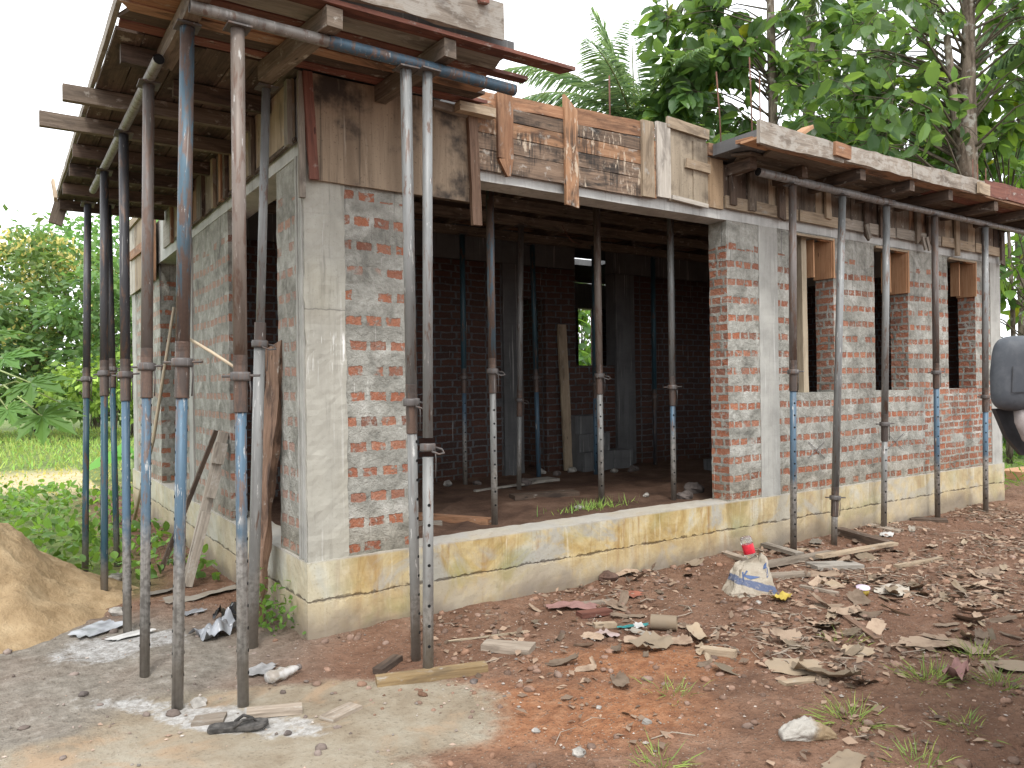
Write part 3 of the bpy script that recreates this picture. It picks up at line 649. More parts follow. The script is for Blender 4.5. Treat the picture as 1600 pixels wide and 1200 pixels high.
# inner ceiling
ci = empty('ceiling_formwork', (2.2, 1.7, 3.15), 'dark timber ceiling formwork over the room seen through the wide opening', 'ceiling formwork')
for y in (.56, 1.5, 2.08, 2.8):
    b = MB(); b.plank((.22, y, 3.195), (8.45, y, 3.195), .07, .09, (0, 0, 1), 10, .005); wpart(ci, 'bearer', b, W_JOIST)
for i in range(12):
    x = .5+i*.68; b = MB(); b.plank((x, .23, 3.295), (x, 3.18, 3.295), .05, .10, (0, 0, 1), 8, .005); wpart(ci, 'joist', b, W_JOIST)
y = .23
while y < 3.1:
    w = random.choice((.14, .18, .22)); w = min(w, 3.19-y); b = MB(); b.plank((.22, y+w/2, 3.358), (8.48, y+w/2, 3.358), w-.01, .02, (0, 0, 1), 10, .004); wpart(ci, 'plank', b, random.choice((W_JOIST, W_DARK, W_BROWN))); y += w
b = MB()
for seed, (px, py) in enumerate(((880, 345),)):
    a = Fy(878, 352, 1.2); b.tube([a, a+Vector((.05, 0, -.07)), a+Vector((.13, .02, -.13)), a+Vector((.23, .03, -.15))], .004, 5)
tag(b.build('loose_wire', REBAR), 'thin loose wire dangling from the dark ceiling inside the opening', 'wire')

# ================================================================== LEDGER PIPES
def pipe(name, pts, r, mats, label):
    b = MB(); n = len(pts)
    b.tube(pts, r, 14, cap=False); o = b.build(name, mats)
    b2 = MB(); ax = (Vector(pts[-1])-Vector(pts[0])).normalized()
    for e, s in ((pts[0], 1), (pts[-1], -1)):
        e = Vector(e); b2 = MB(); b2.tube([e+ax*s*.004, e+ax*s*.012], r*.93, 14); b2.build('pipe_mouth_shade', BLACK, o)  # black plug painted in for the shade inside the pipe
    return tag(o, label, 'pipe')
t = pipe('ledger_pipe', [(-.78, -.75, 3.247), (-.12, -.75, 3.241)], .029, MT['palepipe'], 'pale end of steel ledger pipe under the front of the corner eave')
pipe('ledger_pipe', [(-.125, -.75, 3.241), (.45, -.75, 3.236), (1.01, -.75, 3.226)], .033, MT['bluepipe'], 'blue steel ledger pipe under the front of the corner eave')
pipe('ledger_pipe', [(-.80, -.10, 3.235), (-.80, 1.3, 3.24), (-.80, 3.1, 3.24)], .029, MT['palepipe'], 'pale steel ledger pipe running back under the left eave')
pipe('ledger_pipe', [(3.80, -.28, 3.262), (4.9, -.28, 3.250), (5.86, -.28, 3.240)], .036, MT['pipe'], 'thick grey ledger pipe with open mouth under the right-hand eave')
pipe('ledger_pipe', [(5.80, -.29, 3.235), (7.2, -.29, 3.238), (9.0, -.29, 3.236)], .030, MT['pipe'], 'thinner grey ledger pipe continuing to the far right end of the eave')

# ================================================================== STEEL PROPS
def prop(base, top, zj, up_m, low_m, label, group, ru=.0305, rl=.025, thread=True, hole_dir=None, holes_on='low', handle=1, thr=(.10, .17)):
    base = Vector(base); top = Vector(top); ax = top-base; L = ax.length
    q = Vector((0, 0, 1)).rotation_difference(ax.normalized())
    t = empty('steel_prop', base, label, 'steel prop', group, q)
    s = zj/max(.01, ax.normalized().z)
    b = MB(); b.tube([(0, 0, s+thr[0]*.5), (0, 0, (s+L)/2), (0, 0, L-.008)], ru, 16); b.build('upper_tube', MT[up_m], t)
    b = MB(); b.tube([(0, 0, -.012), (0, 0, .5*s), (0, 0, s-thr[1]*.3)], rl, 16)
    # pin holes as black discs, the dark inside painted on
    if hole_dir is not None:
        inv = q.inverted(); toc = inv @ (CAM-base); toc.z = 0; toc.normalize(); a0 = math.atan2(toc.y, toc.x)+R(hole_dir)
        z = .16; b.cur = 1
        while z < s-.2:
            for dlt in (0, math.pi):
                d = Vector((math.cos(a0+dlt), math.sin(a0+dlt), 0)); b.tube([d*(rl-.004)+Vector((0, 0, z)), d*(rl+.0008)+Vector((0, 0, z))], .0085, 8)
            z += .105
    b.build('lower_tube', [MT[low_m], BLACK], t)
    if thread:
        pr = []; z = s-thr[1]; 
        while z < s+thr[0]:
            pr += [(max(ru, rl)*.97, z), (max(ru, rl)*1.06, z+.0035)]; z += .007
        pr = [(.001, s-thr[1])]+pr+[(.001, s+thr[0])]
        b = MB(); b.lathe(pr, 16); b.build('thread', MT['thread'], t)
    R0 = max(ru, rl)
    b = MB(); b.lathe([(R0*1.02, s-.022), (R0*1.45, s-.020), (R0*1.5, s-.012), (R0*1.5, s+.012), (R0*1.42, s+.02), (R0*1.02, s+.022)], 12)
    c = b.build('collar', MT['collar'], t)
    b = MB(); th = random.random()*6.28
    hd = Vector((math.cos(th), math.sin(th), 0)); 
    if handle == 1:
        vd = Vector((RT.x, RT.y, 0)); b.tube([Vector((0, 0, s))-vd*R0*2.7, Vector((0, 0, s+.004))+vd*R0*2.9], .006, 6)
    else:
        vd = Vector((RT.x, RT.y, 0)); a = Vector((0, 0, s)); w = Vector((-vd.y, vd.x, 0))
        b.tube([a+vd*R0*1.2, a+vd*R0*2.6+Vector((0, 0, -.01)), a+vd*R0*3.1-w*.02+Vector((0, 0, -.03)), a+vd*R0*2.2-w*.04+Vector((0, 0, -.035)), a+vd*R0*.9-w*.045+Vector((0, 0, -.02))], .0055, 6)
    b.tube([Vector((0, 0, s-.02))+vd*R0*1.35, Vector((0, 0, s-.06))+vd*R0*1.5, Vector((0, 0, s-.16))+vd*R0*1.4], .0035, 5)
    b.build('handle', MT['collar'], c)
    b = MB(); b.box((-.055, -.055, L-.008), (.055, .055, L)); b.build('head_plate', MT['collar'], t)
    return t
def zat(px, py, base):      # height of a point seen on a prop standing at base
    d = _d(px, py); r = (base-CAM); k = (r.x*FW.x+r.y*FW.y)/(d.x*FW.x+d.y*FW.y); return (CAM+d*k).z-base.z
GL, GF, GR, GI = 'steel props along the left eave', 'steel props at the front corner', 'steel props along the right eave', 'steel props inside the opening'
def gbase(px, py, z=None):
    p = G(px, py); p.z = gh(p.x, p.y)-.004 if z is None else z; return p
def eprop(b, t, plane, zt, pj, *a, **k):
    base = gbase(*b)
    T = (Lx(t[0], t[1], plane[1]) if plane[0] == 'x' else Fy(t[0], t[1], plane[1])); T.z = zt
    prop(base, T, zat(pj[0], pj[1], base), *a, **k)
zl = 3.21
eprop((133, 895), (137, 305), ('x', -.80), zl, (134, 592), 'dark', 'darkblue', 'dark thin steel prop at the far left, last under the left eave', GL, hole_dir=90)
eprop((163, 940), (163, 265), ('x', -.80), zl, (160, 583), 'dark', 'darkblue', 'dark steel prop second from the left, its foot at the sand pile edge', GL, hole_dir=90)
eprop((183, 880), (168, 272), ('x', -.62), zl+.04, (174, 576), 'dark', 'darkblue', 'leaning dark steel prop half hidden behind its neighbours, foot in the weeds', GL, hole_dir=90)
eprop((199, 992), (193, 195), ('x', -.80), zl, (194, 585), 'dark', 'bluegrey', 'grey-topped steel prop with blue lower half, fourth from the left', GL, hole_dir=80)
eprop((226, 1058), (232, 107), ('x', -.80), zl, (229, 572), 'rustbrown', 'bluecem', 'steel prop with brown upper tube and blue foot under the open pipe end', GL, hole_dir=80)
eprop((277, 1107), (293, 50), ('x', -.74), 3.262, (279, 566), 'bluerust', 'bluecem', 'thick blue peeling steel prop nearest the camera under a timber joist', GL, ru=.0335, rl=.0265, hole_dir=95)
eprop((380, 1105), (371, 38), ('y', -.735), 3.208, (382, 588), 'tanrust', 'bluecem', 'steel prop with tan rusty upper tube and bright blue lower tube', GF, ru=.032, rl=.0265, hole_dir=75)
eprop((394, 1010), (416, 140), ('x', -.195), 3.262, (406, 537), 'grey', 'greycem', 'plain grey steel prop with wider lower tube beside the side doorway', GF, ru=.025, rl=.032, handle=2, thr=(.12, .02))
eprop((650, 1030), (634, 100), ('y', -.74), 3.205, (652, 628), 'grey', 'greycem', 'pale steel prop leaning left, left one of the crossing pair before the brick pillar', GF, ru=.031, rl=.027, handle=2, hole_dir=60)
eprop((669, 1050), (668, 128), ('y', -.765), 3.205, (664, 700), 'grey', 'greycem', 'pale steel prop with pin holes, right one of the crossing pair before the brick pillar', GF, ru=.027, rl=.0285, thread=False, handle=2, hole_dir=12)
for b_, t_, j_, um, lm, lb, kw in (
 ((1240, 865), (1238, 275), (1238, 581), 'rustbrown', 'bluegrey', 'steel prop with brown top and blue middle, first under the right eave', dict(hole_dir=25)),
 ((1303, 852), (1316, 290), (1307, 778), 'grey', 'bluegrey', 'leaning pale steel prop with low collar, second under the right eave', dict(hole_dir=30)),
 ((1381, 828), (1385, 308), (1382, 662), 'grey', 'greycem', 'grey steel prop before the middle window, its foot also grey', dict(hole_dir=30)),
 ((1465, 810), (1460, 325), (1461, 582), 'rustbrown', 'bluegrey', 'dark brown-topped steel prop between the middle and last windows', dict(hole_dir=30)),
 ((1540, 800), (1539, 342), (1539, 620), 'grey', 'bluegrey', 'pale steel prop last under the right eave by the vehicle mirror', dict(hole_dir=10))):
    eprop(b_, t_, ('y', -.285), 3.212, j_, um, lm, lb, GR, ru=.033, rl=.028, **kw)
def iprop(b, t, pj, um, lm, label, zt=3.15, **k):
    base = gbase(b[0], b[1], .42) if False else G(b[0], b[1], .42); d = _d(*t); r = base-CAM; kk = (r.x*FW.x+r.y*FW.y)/(d.x*FW.x+d.y*FW.y)
    T = CAM+d*kk; T = base+(T-base)*((zt-.42)/(T.z-base.z)); base.z = .415
    prop(base, T, zat(pj[0], pj[1], base), um, lm, label, GI, **k)
iprop((773, 820), (765, 300), (770, 580), 'bluerust', 'greycem', 'steel prop with blue top and pale foot, first inside the wide opening', ru=.0315, rl=.026, handle=2, hole_dir=20)
iprop((811, 765), (814, 325), (812, 625), 'grey', 'greycem', 'plain grey steel prop set back inside the opening before the inner column', handle=2)
iprop((940, 785), (932, 325), (937, 587), 'tanrust', 'greycem', 'brown-topped steel prop with pin holes in the middle of the wide opening', ru=.033, rl=.028, handle=2, hole_dir=8)
iprop((1053, 782), (1047, 342), (1049, 605), 'grey', 'bluegrey', 'pale steel prop with blue lower tube nearest the right jamb inside the opening', handle=1, hole_dir=20)
iprop((727, 758), (722, 370), (726, 590), 'darkblue', 'bluegrey', 'dark blue steel prop against the inner brick wall at left', hole_dir=20)
iprop((842, 745), (832, 400), (838, 590), 'darkblue', 'blue', 'blue steel prop tilted in front of the inner doorway', rl=.028)
iprop((931, 742), (928, 400), (930, 600), 'darkblue', 'blue', 'blue steel prop half hidden behind the brown-topped prop', hole_dir=20)
iprop((1024, 728), (1020, 400), (1022, 620), 'darkblue', 'dark', 'dim blue steel prop against the dark rear wall of the opening')

# ================================================================== GROUND (one sheet)
def axis(lo, hi, step, far, grow=1.22):
    v = list(np.arange(lo, hi+1e-6, step)); s = step; a = lo
    while a > -far: s *= grow; a -= s; v.insert(0, a)
    s = step; a = hi
    while a < far: s *= grow; a += s; v.append(a)
    return v
gx = axis(-4.0, 9.6, .036, 900); gy = axis(-4.4, 3.0, .036, 900)
X, Y = np.meshgrid(gx, gy); nxv, nyv = len(gx), len(gy)
Z = np.zeros_like(X)
for j in range(nyv):
    for i in range(nxv):
        x, y = X[j, i], Y[j, i]
        if -9 < x < 14 and -8 < y < 9: Z[j, i] = gh(x, y)
        else: Z[j, i] = .05*mnoise.noise(Vector((x*.15, y*.15, 0)))-.02
rough = np.array([[0.010*mnoise.noise(Vector((x*7, y*7, 2)))+.008*mnoise.noise(Vector((x*15, y*15, 7)))+.004*mnoise.noise(Vector((x*30, y*30, 4))) if -5 < x < 10 and -5 < y < 5 else 0 for x in gx] for y in gy])
def ell(px, py, ax, ay, ang=0, soft=.4):    # soft ellipse on the ground, metres
    c = G(px, py); ca, sa = math.cos(ang), math.sin(ang); dx, dy = X-c.x, Y-c.y
    u = (dx*ca+dy*sa)/ax; v = (-dx*sa+dy*ca)/ay; d = np.sqrt(u*u+v*v)
    return np.clip((1+soft/2-d)/soft, 0, 1)
nz = np.array([[mnoise.noise(Vector((x*1.6, y*1.6, 3)))*.6+mnoise.noise(Vector((x*4.5, y*4.5, 8)))*.4 if abs(x) < 14 and abs(y) < 14 else 0 for x in gx] for y in gy])
aim = YAW
wet = np.maximum(ell(480, 1120, .95, .46, -.55, .5), ell(220, 1250, 1.0, .6, -.5, .5)); wet = np.clip(wet+nz*.45*(wet > .02), 0, 1)
orange = np.maximum(ell(880, 1110, .62, .34, -.6, .8), ell(1000, 1030, .5, .28, -.6, .9)); orange = np.clip(orange+nz*.5*(orange > .02), 0, 1)
sandy = np.maximum(ell(130, 1040, 1.1, .9, -.5, .7), ell(60, 1160, 1.2, .8, -.5, .7)); sandy = np.clip(sandy+nz*.4*(sandy > .02), 0, 1)
white_ = np.maximum(ell(190, 1010, .55, .25, .2, .9), ell(330, 1120, .7, .13, -.9, .9)); white_ = np.clip(white_+nz*.9*(white_ > .02), 0, 1)
green = np.clip((-X-.35)/.5, 0, 1)*np.clip((Y-1.5)/.7, 0, 1)
green = np.maximum(green, np.clip((Y-8)/2, 0, 1)); green = np.maximum(green, np.clip((X-10.5)/1.0+(nz*.5), 0, 1)*np.clip((Y+1.0)/.8, 0, 1))
straw = np.clip(1-np.abs(((X+3.2)*-.57+(Y-7.5)*.82)-1.1)/1.6, 0, 1)*0
dpt = (X-CAM.x)*FW.x+(Y-CAM.y)*FW.y
straw = np.clip((1-np.abs(dpt-12.9+nz*.4)/2.0)*2.4, 0, 1)*(X < -.2)
smooth_k = 1-np.clip(wet, 0, 1)*.85
Z = Z+rough*smooth_k
verts = np.stack([X.ravel(), Y.ravel(), Z.ravel()], 1)
idx = np.arange(nxv*nyv).reshape(nyv, nxv)
faces = np.stack([idx[:-1, :-1].ravel(), idx[:-1, 1:].ravel(), idx[1:, 1:].ravel(), idx[1:, :-1].ravel()], 1)
def ground_mat():
    g = NT('red_brown_earth'); P = g.obj()
    z1 = g.n('Attribute'); z1.attribute_name = 'zone'; a, b_, c_ = g.sep(z1.outputs['Color'])[0:3]
    z2 = g.n('Attribute'); z2.attribute_name = 'zone2'; d_, e_, f_ = g.sep(z2.outputs['Color'])[0:3]
    n1 = g.noise(P, 2.4, 7, .66); n2 = g.noise(P, 14, 6, .65); n3 = g.noise(P, 60, 4); n4 = g.noise(P, .8, 4)
    earth = g.ramp(g.math('ADD', g.math('MULTIPLY', n1, .6), g.math('MULTIPLY', n2, .4)), [(.30, (.085, .046, .029)), (.45, (.155, .084, .052)), (.56, (.225, .13, .084)), (.7, (.32, .215, .152))])
    earth = g.mix(g.mr(n4, .42, .62, 0, .45), earth, (.18, .095, .06))
    org = g.ramp(n2, [(.3, (.19, .08, .04)), (.5, (.29, .13, .062)), (.7, (.36, .19, .105))])
    wetc = g.ramp(g.math('ADD', g.math('MULTIPLY', n1, .75), g.math('MULTIPLY', n2, .25)), [(.32, (.16, .12, .08)), (.47, (.235, .195, .14)), (.62, (.30, .265, .205))])
    wetc = g.mix(g.mr(g.noise(P, 1.5, 5, .6, 1.5), .5, .66, 0, .6), wetc, (.32, .215, .13))
    snd = g.ramp(n2, [(.3, (.13, .112, .09)), (.55, (.215, .19, .157)), (.75, (.30, .275, .24))])
    cemw = g.ramp(g.noise(P, 24, 5, .7), [(.4, (.26, .25, .235)), (.62, (.46, .455, .445))])
    grs = g.ramp(n1, [(.3, (.09, .12, .035)), (.6, (.17, .23, .065)), (.8, (.25, .31, .10))])
    stw = g.ramp(g.noise(P, 5, 5), [(.3, (.46, .37, .21)), (.7, (.60, .51, .32))])
    c = g.mix(d_, earth, snd); c = g.mix(b_, c, org); c = g.mix(g.mr(g.math('ADD', a, g.math('MULTIPLY', g.math('SUBTRACT', n2, .5), .5)), .25, .7), c, wetc)
    c = g.mix(g.math('MULTIPLY', g.mr(g.math('ADD', e_, g.math('MULTIPLY', g.math('SUBTRACT', n2, .5), 1.6)), .55, .95), .8), c, cemw)
    c = g.mix(c_, c, grs); c = g.mix(f_, c, stw)
    # grit
    gv = g.vor(P, 75, out='Color'); gd = g.vor(P, 75); r1 = g.sep(gv)[0]
    nw = g.math('SUBTRACT', 1, g.math('MAXIMUM', g.math('MULTIPLY', a, .9), g.math('MULTIPLY', d_, .6)))
    grit = g.math('MULTIPLY', g.math('MULTIPLY', g.math('GREATER_THAN', r1, .80), g.mr(gd, .42, .32)), nw)
    c = g.mix(g.math('MULTIPLY', grit, .7), c, g.mix(g.sep(gv)[1], (.10, .065, .05), (.48, .38, .29)))
    c = g.mix(g.mr(n3, .54, .74, 0, .5), c, g.mix(1, c, (.35, .32, .3), 'MULTIPLY'))
    damp = g.mr(n4, .5, .62); ro = g.math('SUBTRACT', .95, g.math('MULTIPLY', g.math('MULTIPLY', a, g.mr(n1, .45, .6)), .45))
    h = g.math('ADD', g.math('MULTIPLY', n2, .9), g.math('ADD', g.math('MULTIPLY', n3, .35), g.math('MULTIPLY', grit, .45)))
    h = g.math('MULTIPLY', h, g.math('SUBTRACT', 1, g.math('MAXIMUM', g.math('MULTIPLY', a, .8), g.math('MULTIPLY', d_, .45))))
    return g.out(c, ro, g.bump(h, 1.0, .045), spec=.25)
GM = ground_mat()
go = rawmesh('ground', verts, faces, GM, smooth=True); go['kind'] = 'structure'
for nm, ch in (('zone', (wet, orange, green)), ('zone2', (sandy, white_, straw))):
    at = go.data.color_attributes.new(nm, 'FLOAT_COLOR', 'POINT'); t = np.ones((nxv*nyv, 4), dtype=np.float32)
    for k in range(3): t[:, k] = ch[k].ravel()
    at.data.foreach_set('color', t.ravel())

# ================================================================== SAND PILE
sp_c = G(-120, 965); sp_c.z = 0
SANDM = None
def sand_mat():
    g = NT('builders_sand'); P = g.obj(); n = g.noise(P, 6, 6, .6); n2 = g.noise(P, 45, 5, .65)
    c = g.ramp(n, [(.3, (.24, .165, .09)), (.52, (.345, .25, .145)), (.72, (.41, .31, .19))]); c = g.mix(g.mr(n2, .52, .75, 0, .35), c, (.26, .19, .12))
    return g.out(c, .95, g.bump(g.math('ADD', g.math('MULTIPLY', n2, .5), g.noise(P, 12, 6, .6)), .7, .03), spec=.1)
sv = []; sf = []; NR, NA = 60, 120; S_R = 1.42
for i in range(NR+1):
    for k in range(NA):
        r = i/NR; th = 2*math.pi*k/NA
        rad = S_R*(1+.10*mnoise.noise(Vector((math.cos(th)*1.3, math.sin(th)*1.3, 5))))*r
        x, y = math.cos(th)*rad, math.sin(th)*rad
        h = .86*(math.exp(-(r*1.55)**2)-math.exp(-1.55**2))*1.12
        w = min(1, (1-r)*5)
        h += w*(.15*mnoise.noise(Vector((x*1.8, y*1.8, 1)))-.06*abs(mnoise.noise(Vector((x*3.1, y*3.1, 6))))+.045*mnoise.noise(Vector((x*5, y*5, 2)))+.03*mnoise.noise(Vector((x*12, y*12, 3)))+.016*mnoise.noise(Vector((x*28, y*28, 3))))
        sv.append((x, y, h-.03*r**6))
for i in range(NR):
    for k in range(NA): k2 = (k+1) % NA; sf.append((i*NA+k, (i+1)*NA+k, (i+1)*NA+k2, i*NA+k2))
sp = rawmesh('sand_pile', sv, sf, sand_mat(), smooth=True); sp.location = (sp_c.x-.1, sp_c.y+.1, 0)
tag(sp, 'heap of tan builders sand at the left edge beside the props', 'sand pile')

# ================================================================== VEGETATION
def rot_frames(d, rnd):            # d: (n,3) leaf axis; returns (n,3,3) columns x,y,z with y along d
    d = d/np.linalg.norm(d, axis=1, keepdims=True)
    up = np.array([0, 0, 1.0])+RNG.normal(0, rnd, d.shape)
    x = np.cross(d, up); x /= (np.linalg.norm(x, axis=1, keepdims=True)+1e-9); z = np.cross(x, d)
    return np.stack([x, d, z], 2)
OVATE_V = np.array([(0, 0, 0), (0, .35, -.015), (0, .7, -.05), (0, 1, -.15), (-.2, .18, .035), (-.29, .45, .03), (-.19, .78, -.03), (.2, .18, .035), (.29, .45, .03), (.19, .78, -.03)])
OVATE_F = [(0, 1, 4), (1, 5, 4), (1, 2, 6, 5), (2, 3, 6), (0, 7, 1), (1, 7, 8), (1, 8, 9, 2), (2, 9, 3)]
LANCE_V = np.array([(0, 0, 0), (-.11, .35, .02), (-.09, .7, -.03), (0, 1, -.12), (.09, .7, -.03), (.11, .35, .02), (0, .4, -.02), (0, .72, -.06)])
LANCE_F = [(0, 6, 1), (6, 7, 2, 1), (7, 3, 2), (0, 5, 6), (6, 5, 4, 7), (7, 4, 3)]
KITE_V = np.array([(0, 0, 0), (-.27, .45, .04), (0, 1, -.06), (.27, .45, .04)]); KITE_F = [(0, 3, 1), (3, 2, 1)]
BLADE_V = np.array([(-.5, 0, 0), (.5, 0, 0), (.38, .5, .06), (-.38, .5, .06), (0, 1, -.02)]); BLADE_F = [(0, 1, 2, 3), (3, 2, 4)]
def leaves(name, pos, dirs, size, tint, mat, tmpl, parent=None, rnd=.6, wid=None):
    V, Fc = tmpl; pos = np.asarray(pos, float); n = len(pos); fr = rot_frames(np.asarray(dirs, float), rnd)
    size = np.broadcast_to(size, (n,)); T = np.repeat(V[None], n, 0)
    if wid is not None: T = T*np.stack([np.broadcast_to(wid, (n,))/size, np.ones(n), np.ones(n)], 1)[:, None, :]
    W = np.einsum('nij,nkj->nki', fr, T*size[:, None, None])+pos[:, None, :]
    nv = len(V); faces = []
    for i in range(n):
        o = i*nv
        for f in Fc: faces.append(tuple(a+o for a in f))
    tt = np.repeat(np.asarray(tint, float), nv, 0)
    return rawmesh(name, W.reshape(-1, 3), faces, mat, parent, tt)
def tints(n, lo, hi, warm=.0):
    k = RNG.random((n, 1)); t = np.array(lo)*(1-k)+np.array(hi)*k; t *= RNG.uniform(.7, 1.25, (n, 1))
    if warm:
        m = RNG.random(n) < warm; t[m] = np.array([2.6, 1.7, .5])*RNG.uniform(.7, 1.1, (m.sum(), 1))
    return t
L_BIG = leaf_mat('broad_green_leaf', (.075, .135, .058), (.25, .38, .085), .34, .45)
L_MANGO = leaf_mat('mango_leaf', (.155, .225, .10), (.27, .38, .12), .5, .35)  # brightened so the leaf colour carries distance haze
L_WEED = leaf_mat('weed_leaf', (.09, .165, .045), (.21, .34, .06), .5, .35)
L_PALM = leaf_mat('palm_leaflet', (.095, .145, .08), (.22, .30, .13), .33, .4)
L_GRASS = leaf_mat('grass_blade', (.215, .30, .11), (.33, .43, .15), .7, .3)
L_DRY = leaf_mat('dry_leaf', (.27, .20, .145), (.38, .28, .18), .85, .12)
def bark_mat(name, a, b):
    g = NT(name); P = g.obj(); n = g.noise(P, 1, 6, .65, .4, mul=(14, 14, 4))
    c = g.mix(g.mr(n, .35, .65), a, b); c = g.mix(g.mr(g.noise(P, 7, 3), .58, .68, 0, .6), c, (.36, .36, .32))
    return g.out(c, .95, g.bump(n, .9, .03), spec=.1)
BARK = bark_mat('grey_brown_bark', (.075, .06, .045), (.20, .165, .13)); BARK_P = bark_mat('palm_trunk_bark', (.14, .12, .10), (.27, .24, .20))
TWIG = flat_mat('twig_bark', (.10, .085, .06), .9)

def broad_tree(name, label, group, base, H, r0, clusters, leafsize, per=26, lean=(0, 0), fork=None, tint=((.75, .85, .8), (1.25, 1.25, .9)), warm=.01, spread=.55, cat='tree', tmpl=None, mat=None):
    """clusters: list of world points where leaf sprays hang"""
    base = Vector(base); t = empty(name, base, label, cat, group); tp = lambda h: Vector((lean[0]*h/H+.05*math.sin(h*1.3), lean[1]*h/H+.05*math.cos(h*1.1), h))
    b = MB(); hs = [H*i/10 for i in range(11)]; b.tube([tp(h) for h in hs], [r0*(1.15-.75*(h/H)**1.2)*(1+.08*math.sin(h*5)) for h in hs], 12)
    if fork:
        for (h0, dx, dy, dz, rr) in fork:
            a = tp(h0); e = a+Vector((dx, dy, dz)); m = a.lerp(e, .5)+Vector((dx*.12, dy*.12, -.05)); b.tube([a, m, e], [rr, rr*.85, rr*.6], 10)
    b.build('trunk', BARK, t)
    bl = MB(); P = []; Dr = []; 
    for c in clusters:
        c = Vector(c)-base; h = min(max(c.z-.35-abs(hash(tuple(c)) % 100)/160.0, H*.25), H*.97)
        a = tp(h); m = a.lerp(c, .55)+Vector((0, 0, .12*(c-a).length)); bl.tube([a, m, c], [max(.012, r0*.16), .012, .005], 5, cap=False)
        out = (c-a); out.z *= .4; out = out.normalized() if out.length > .01 else Vector((1, 0, 0))
        for s in range(4):
            dv = (out+Vector(RNG.normal(0, .8, 3))).normalized(); Ls = spread*RNG.uniform(.6, 1.25); e = c+dv*Ls+Vector((0, 0, -.12)); bl.tube([c, c.lerp(e, .5)+Vector((0, 0, .05)), e], [.007, .005, .003], 4, cap=False)
            nl = per//4
            for i in range(nl):
                f = (i+.5)/nl; p = c.lerp(e, f); ld = (dv*.5+Vector(RNG.normal(0, .75, 3))+Vector((0, 0, -.55))).normalized()
                P.append(p+ld*.03); Dr.append(ld)
    bl.build('branches', TWIG, t); n = len(P)
    leaves('crown', P, Dr, leafsize*RNG.uniform(.55, 1.2, n), tints(n, *tint, warm), mat or L_BIG, tmpl or (OVATE_V, OVATE_F), t, .7)
    return t
def cloud(pxs, t, n, rx, ry, rz=.8):      # leaf spray centres round survey points at a distance t
    out = []
    for (px, py, k) in pxs:
        c = D(px, py, t); lat = Vector((RT.x, RT.y, 0)); dep = Vector((FW.x, FW.y, 0))
        for i in range(k): out.append(c+lat*RNG.normal(0, rx)+dep*RNG.normal(0, rz)+Vector((0, 0, RNG.normal(0, ry))))
    return out
def gpt(px, t): p = D(px, 600, t); return Vector((p.x, p.y, -.03))
G_RT = 'trees behind the roof'
# slim tree left of centre
broad_tree('broad_leaf_tree', 'slim grey trunk with large drooping green leaves above the patched formwork', G_RT, gpt(1222, 14.5), 9.9, .13,
  cloud([(1120, 30, 7), (1085, 95, 6), (1130, 110, 8), (1165, 60, 6), (1180, 130, 4), (1060, 165, 3), (1090, 190, 5), (1150, 185, 4), (1120, 235, 4), (1290, 40, 3), (1285, 150, 3), (1255, 215, 4), (1040, 15, 2), (1130, -60, 5), (1200, -90, 5), (1300, -50, 4)], 14.9, 0, .26, .28, .35), .38, per=24, lean=(-.1, .1))
# forked tree at right
broad_tree('broad_leaf_tree', 'stout mottled grey trunk forking above the right end of the roof, with sparse round leaves', G_RT, gpt(1519, 12.3), 9.0, .175,
  cloud([(1340, 60, 5), (1370, 120, 6), (1410, 80, 5), (1360, 190, 5), (1300, 90, 4), (1320, 160, 4), (1420, 170, 6), (1400, 230, 5), (1455, 215, 5), (1565, 30, 6), (1590, 60, 6), (1440, 20, 4), (1620, 20, 6), (1605, 120, 4), (1450, -50, 5), (1560, -60, 6), (1570, 200, 3)], 12.5, 0, .26, .25), .31, per=18, lean=(.05, 0),
  fork=[(4.35, -.42, .1, 2.6, .085), (3.6, -.55, .1, .75, .03), (3.35, -.5, 0, .45, .028)])
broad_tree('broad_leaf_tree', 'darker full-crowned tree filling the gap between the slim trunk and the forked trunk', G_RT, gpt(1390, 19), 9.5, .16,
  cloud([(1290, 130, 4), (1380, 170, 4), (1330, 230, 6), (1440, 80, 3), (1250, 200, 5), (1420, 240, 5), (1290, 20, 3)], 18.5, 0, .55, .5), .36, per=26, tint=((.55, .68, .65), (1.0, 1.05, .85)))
broad_tree('broad_leaf_tree', 'darker green tree at the right edge behind the forked trunk', G_RT, gpt(1600, 18), 8.5, .15,
  cloud([(1560, 240, 6), (1600, 200, 6), (1625, 120, 5), (1640, 40, 5), (1580, 300, 9)], 17.5, 0, .5, .5), .36, per=26, tint=((.6, .72, .65), (1.1, 1.15, .85)))
